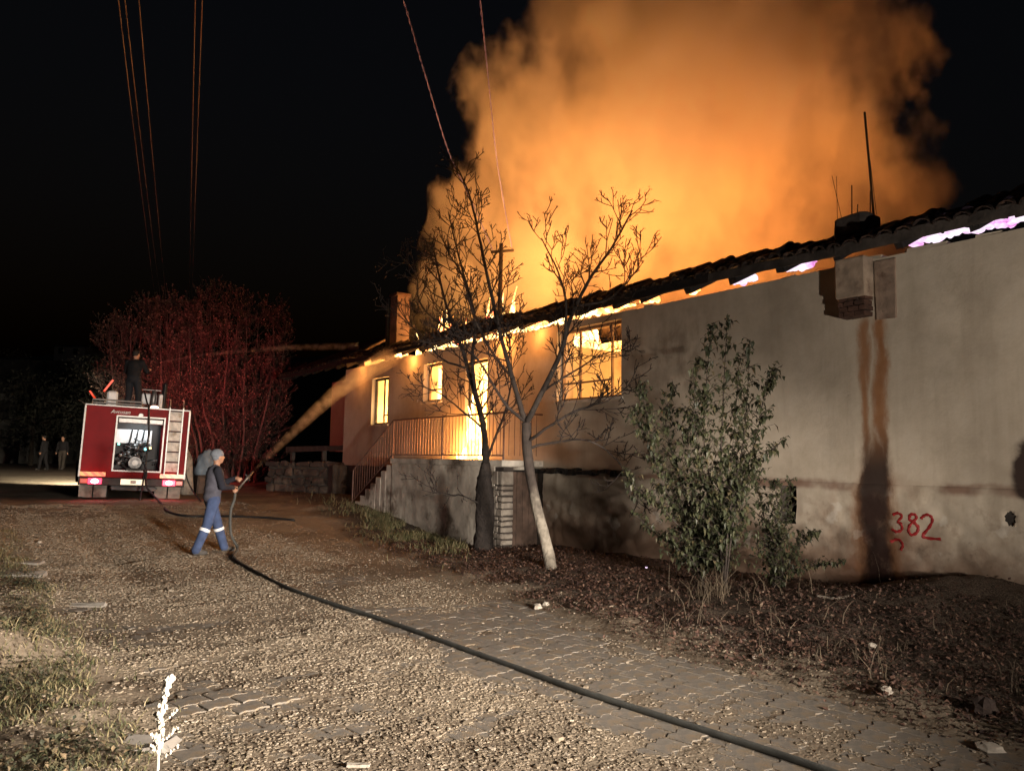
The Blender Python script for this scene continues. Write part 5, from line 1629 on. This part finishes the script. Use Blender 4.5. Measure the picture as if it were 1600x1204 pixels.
far_house('background_house', 'dim pale house at the left edge with a dark roof', -70, 62, 612, 690, 56, 60, ((36, 632, .9, 1.6, DIMR), (5, 640, .9, 1.4, DIMR)), DIMW)
far_house('background_house', 'distant pale house on the horizon left of the fire engine', 84, 132, 541, 556, 120, 6, ((95, 548, .7, .9, DIMR), (118, 549, .7, .9, DIMR)), LITW)
# wooded rise behind the street
mb = MB(); NN = 60; v = []
for i in range(NN + 1):
    px = -400 + 1100 * i / NN
    for (py, d) in ((720, 118), (575 + 10 * fbm(i * .3, 0, 1, 3), 135), (556 + 6 * fbm(i * .2, 5, 1, 3), 190)):
        v.append(P(px, py, d))
f = [(i * 3 + j, i * 3 + j + 1, (i + 1) * 3 + j + 1, (i + 1) * 3 + j) for i in range(NN) for j in range(2)]
mb._add(v, f); hill = mb.build('hill', paint('dark_hillside', (.03, .03, .025), .95, var=.4, scale=.2, bumps=0), smooth=True); tag(hill, kind='structure')
# dark evergreen clumps between the far house and the engine
def dark_tree(px, pyt, pyb, wpx, d, label):
    b_ = P(px, pyb, d); zb = gz(b_.x, b_.y); top = P(px, pyt, d).z; w = wpx / FPX * d
    rt = root('dark_tree', (b_.x, b_.y, zb), label, 'tree', 'dark trees left of the engine')
    MB().tube([(b_.x, b_.y, zb - .1), (b_.x, b_.y, zb + (top - zb) * .6)], [.16, .07], 8).build('trunk', BARK, rt)
    V = []; F = []
    og = origin(rt)
    cl = [(Vector((rng.gauss(0, w * .25), rng.gauss(0, w * .25), (top - zb) * rng.uniform(.25, .9)))) for _ in range(26)]
    for k in range(2600):
        c_ = rng.choice(cl); r_ = w * .24
        p = c_ + Vector((rng.gauss(0, r_), rng.gauss(0, r_), rng.gauss(0, r_ * .8)))
        if p.z < .3: continue
        leaf(V, F, p, (rng.uniform(-1, 1), rng.uniform(-1, 1), rng.uniform(-.6, .6)), rng.uniform(.12, .3), .2, .6)
    o = link_mesh('crown', np_mesh('crown', V, F), DARKG, rt)
    return rt
DARKG = islands('dark_evergreen_leaf', [(0, (.007, .008, .005)), (1, (.02, .02, .012))])
dark_tree(50, 560, 690, 60, 50, 'dark tree left of the far pair of people')
dark_tree(100, 575, 700, 60, 46, 'dark tree directly behind the far pair of people')
dark_tree(140, 545, 700, 55, 42, 'dark tree touching the left flank of the fire engine')
dark_tree(5, 520, 690, 40, 62, 'dark tree above the roof of the pale house')

# low garden wall of rough stones beyond the stair
lw = root('low_stone_wall', (8.2, 25.2, gz(8.2, 25.2)), 'low rough stone wall beyond the balcony stair, lit red', 'wall')
WSTONE = paint('field_stone', (.04, .026, .021), .92, var=.45, scale=3, bumps=.7, bscale=9, dist=.03, dirt=(.12, .09, .07))
wa_, wb_ = P(418, 800, 25.0), P(532, 800, 24.2)
wa_.z = gz(wa_.x, wa_.y); wb_.z = gz(wb_.x, wb_.y)
dirw = (wb_ - wa_); Lw = dirw.length; dirw.normalize(); qn = dirw.to_track_quat('X', 'Z').to_matrix()
MB().box(wa_.lerp(wb_, .5) + Vector((0, 0, .35)) + qn @ Vector((0, .06, 0)), (Lw - .05, .28, .95), rot=qn).build('core', SOOTY, lw)
z = -.05; r = 0
while z < .85:
    h = rng.uniform(.2, .3); x = -.1 * (r % 2)
    while x < Lw:
        w = rng.uniform(.28, .6)
        MB().box(wa_ + dirw * (x + w / 2) + Vector((0, 0, z + h / 2)) - qn @ Vector((0, .02, 0)), (w - .03, .34, h - .03), rot=qn, bev=.06, jit=.045).build('stone', WSTONE, lw)
        x += w
    z += h; r += 1
# scattered rocks, a stump, sticks and litter
ROCK = paint('pale_rock', (.42, .38, .32), .9, var=.35, scale=6, bumps=.6, bscale=14, dist=.02)
def rock(px, py, s, label, mat=ROCK, flat=.7, name='rock'):
    p = on_ground(px, py, 0, .2 if py < 830 else 0)
    mb = MB(); sd = rng.uniform(0, 99)
    mb.ball((p.x, p.y, p.z + s * flat * .35), (s, s * rng.uniform(.7, 1), s * flat), 9, 7, fn=lambda q: .82 + .35 * mnoise.noise((q.x * 1.6 + sd, q.y * 1.6, q.z * 1.6)))
    return tag(mb.build(name, mat, loc=p), label, name.replace('_', ' '))
rock(478, 803, .09, 'pale rock right of the hose man, farthest of a small scatter'); rock(489, 806, .07, 'small pale rock beside the farthest rock of the scatter')
rock(470, 812, .06, 'small pale rock at the left of the scatter by the trailing hose'); rock(440, 757 + 30, .16, 'larger rock before the low stone wall'); rock(418, 800, .12, 'rock between the hose man and the low stone wall')
rock(840, 950, .07, 'white stone among leaves near the forked trunk'); rock(853, 945, .05, 'small white stone beside the forked trunk')
rock(1385, 1085, .075, 'pale crumpled stone on the verge at lower right'); rock(1362, 1012, .06, 'pale stone among dry weeds before the wall'); rock(1545, 1170, .10, 'flat grey stone at the lower right corner', flat=.35); rock(1178, 1027, .035, 'small round pebble stone on the leaf litter')
rock(62, 848, .05, 'pale stone at the left road edge'); rock(1540, 1112, .12, 'dark rounded stone on the right verge', WSTONE)
SLAB = paint('old_concrete_slab', (.27, .25, .22), .9, var=.3, scale=5, bumps=.5, bscale=12, dist=.015)
def slab(px, py, sx, sy, label):
    p = on_ground(px, py, -.012); return tag(MB().box(p, (sx, sy, .06), rot=Euler((.015, -.015, rng.uniform(-.3, .3) + R(-35))).to_matrix(), bev=.02, jit=.022).build('stone_slab', SLAB, loc=p), label, 'stone slab')
slab(30, 880, .62, .22, 'pale concrete slab lying in grass at left edge, upper one'); slab(25, 899, .70, .22, 'pale concrete slab lying in grass at left edge, lower one')
slab(230, 1165, .30, .22, 'broken grey slab beside the woolly weed'); slab(130, 948, .5, .12, 'thin slab buried in gravel on the left')
def stick(pts, r, mat, label, name='stick'):
    q = [on_ground(a, b_, r) for a, b_ in pts]; q = smooth_path(q, 4)
    return tag(MB().tube(q, [r * (1 - .5 * i / len(q)) for i in range(len(q))], 6, jit=.1).build(name, mat, smooth=True, loc=q[0]), label, name.replace('_', ' '))
stick([(1275, 930), (1305, 934), (1345, 927)], .018, PALEBARK, 'pale curved stick lying at the foot of the wall')
stick([(1520, 1128), (1560, 1136), (1600, 1142)], .010, STRAW, 'thin straight stalk at the lower right edge'); stick([(1225, 975), (1260, 990), (1300, 985)], .009, PALEBARK, 'thin bent twig on the dark verge')
p = on_ground(560, 1195, .012); tag(MB().bar(p - rgt * .065, p + rgt * .065, .022, .014, jit=.004).build('wood_lath', ROCK, loc=p), 'white lath lying on gravel at the bottom edge', 'lath')
PLY = paint('grey_blue_tarp', (.22, .28, .34), .7, var=.4, scale=3, bumps=.8, bscale=6, dist=.06)
bp = P(322, 762, 24.0); bz = gz(bp.x, bp.y)
bn = root('tarp_bundle', (bp.x, bp.y, bz), 'grey blue covered bundle behind the hose man under the red-lit trees', 'bundle')
mb = MB(); mb.ball((bp.x, bp.y, bz + .85), (.42, .35, .55), 18, 14, fn=lambda q: .8 + .4 * mnoise.noise((q.x * 2, q.y * 2, q.z * 1.3)), rot=Euler((.1, .15, .2)).to_matrix()); mb.build('cover', PLY, bn, smooth=True)
mb = MB(); mb.span((bp.x - .35, bp.y - .3, bz - .05), (bp.x + .35, bp.y + .3, bz + .55), bev=.05, jit=.04); mb.build('crate', WOODD, bn)
st_ = P(292, 752, 23.0); st_.z = gz(st_.x, st_.y)
sr_ = root('tree_stump', st_, 'pale broken tree stump right beside the fire engine', 'stump')
mb = MB(); mb.tube([st_ + Vector((0, 0, -.1)), st_ + Vector((.0, 0, .5)), st_ + Vector((-.05, 0, 1.05)), st_ + Vector((-.1, 0, 1.4))], [.24, .19, .17, .06], 12, jit=.12); mb.build('trunk', PALEBARK, sr_, smooth=True)
# a few live embers on the ground
for (px, py, lb) in ((1010, 886, 'tiny pink ember glowing in the leaves below the bush'),):
    p = on_ground(px, py, .015); tag(MB().ball(p, (.02, .02, .014), 8, 6).build('ember', FLAME_PINK, loc=p), lb, 'ember')
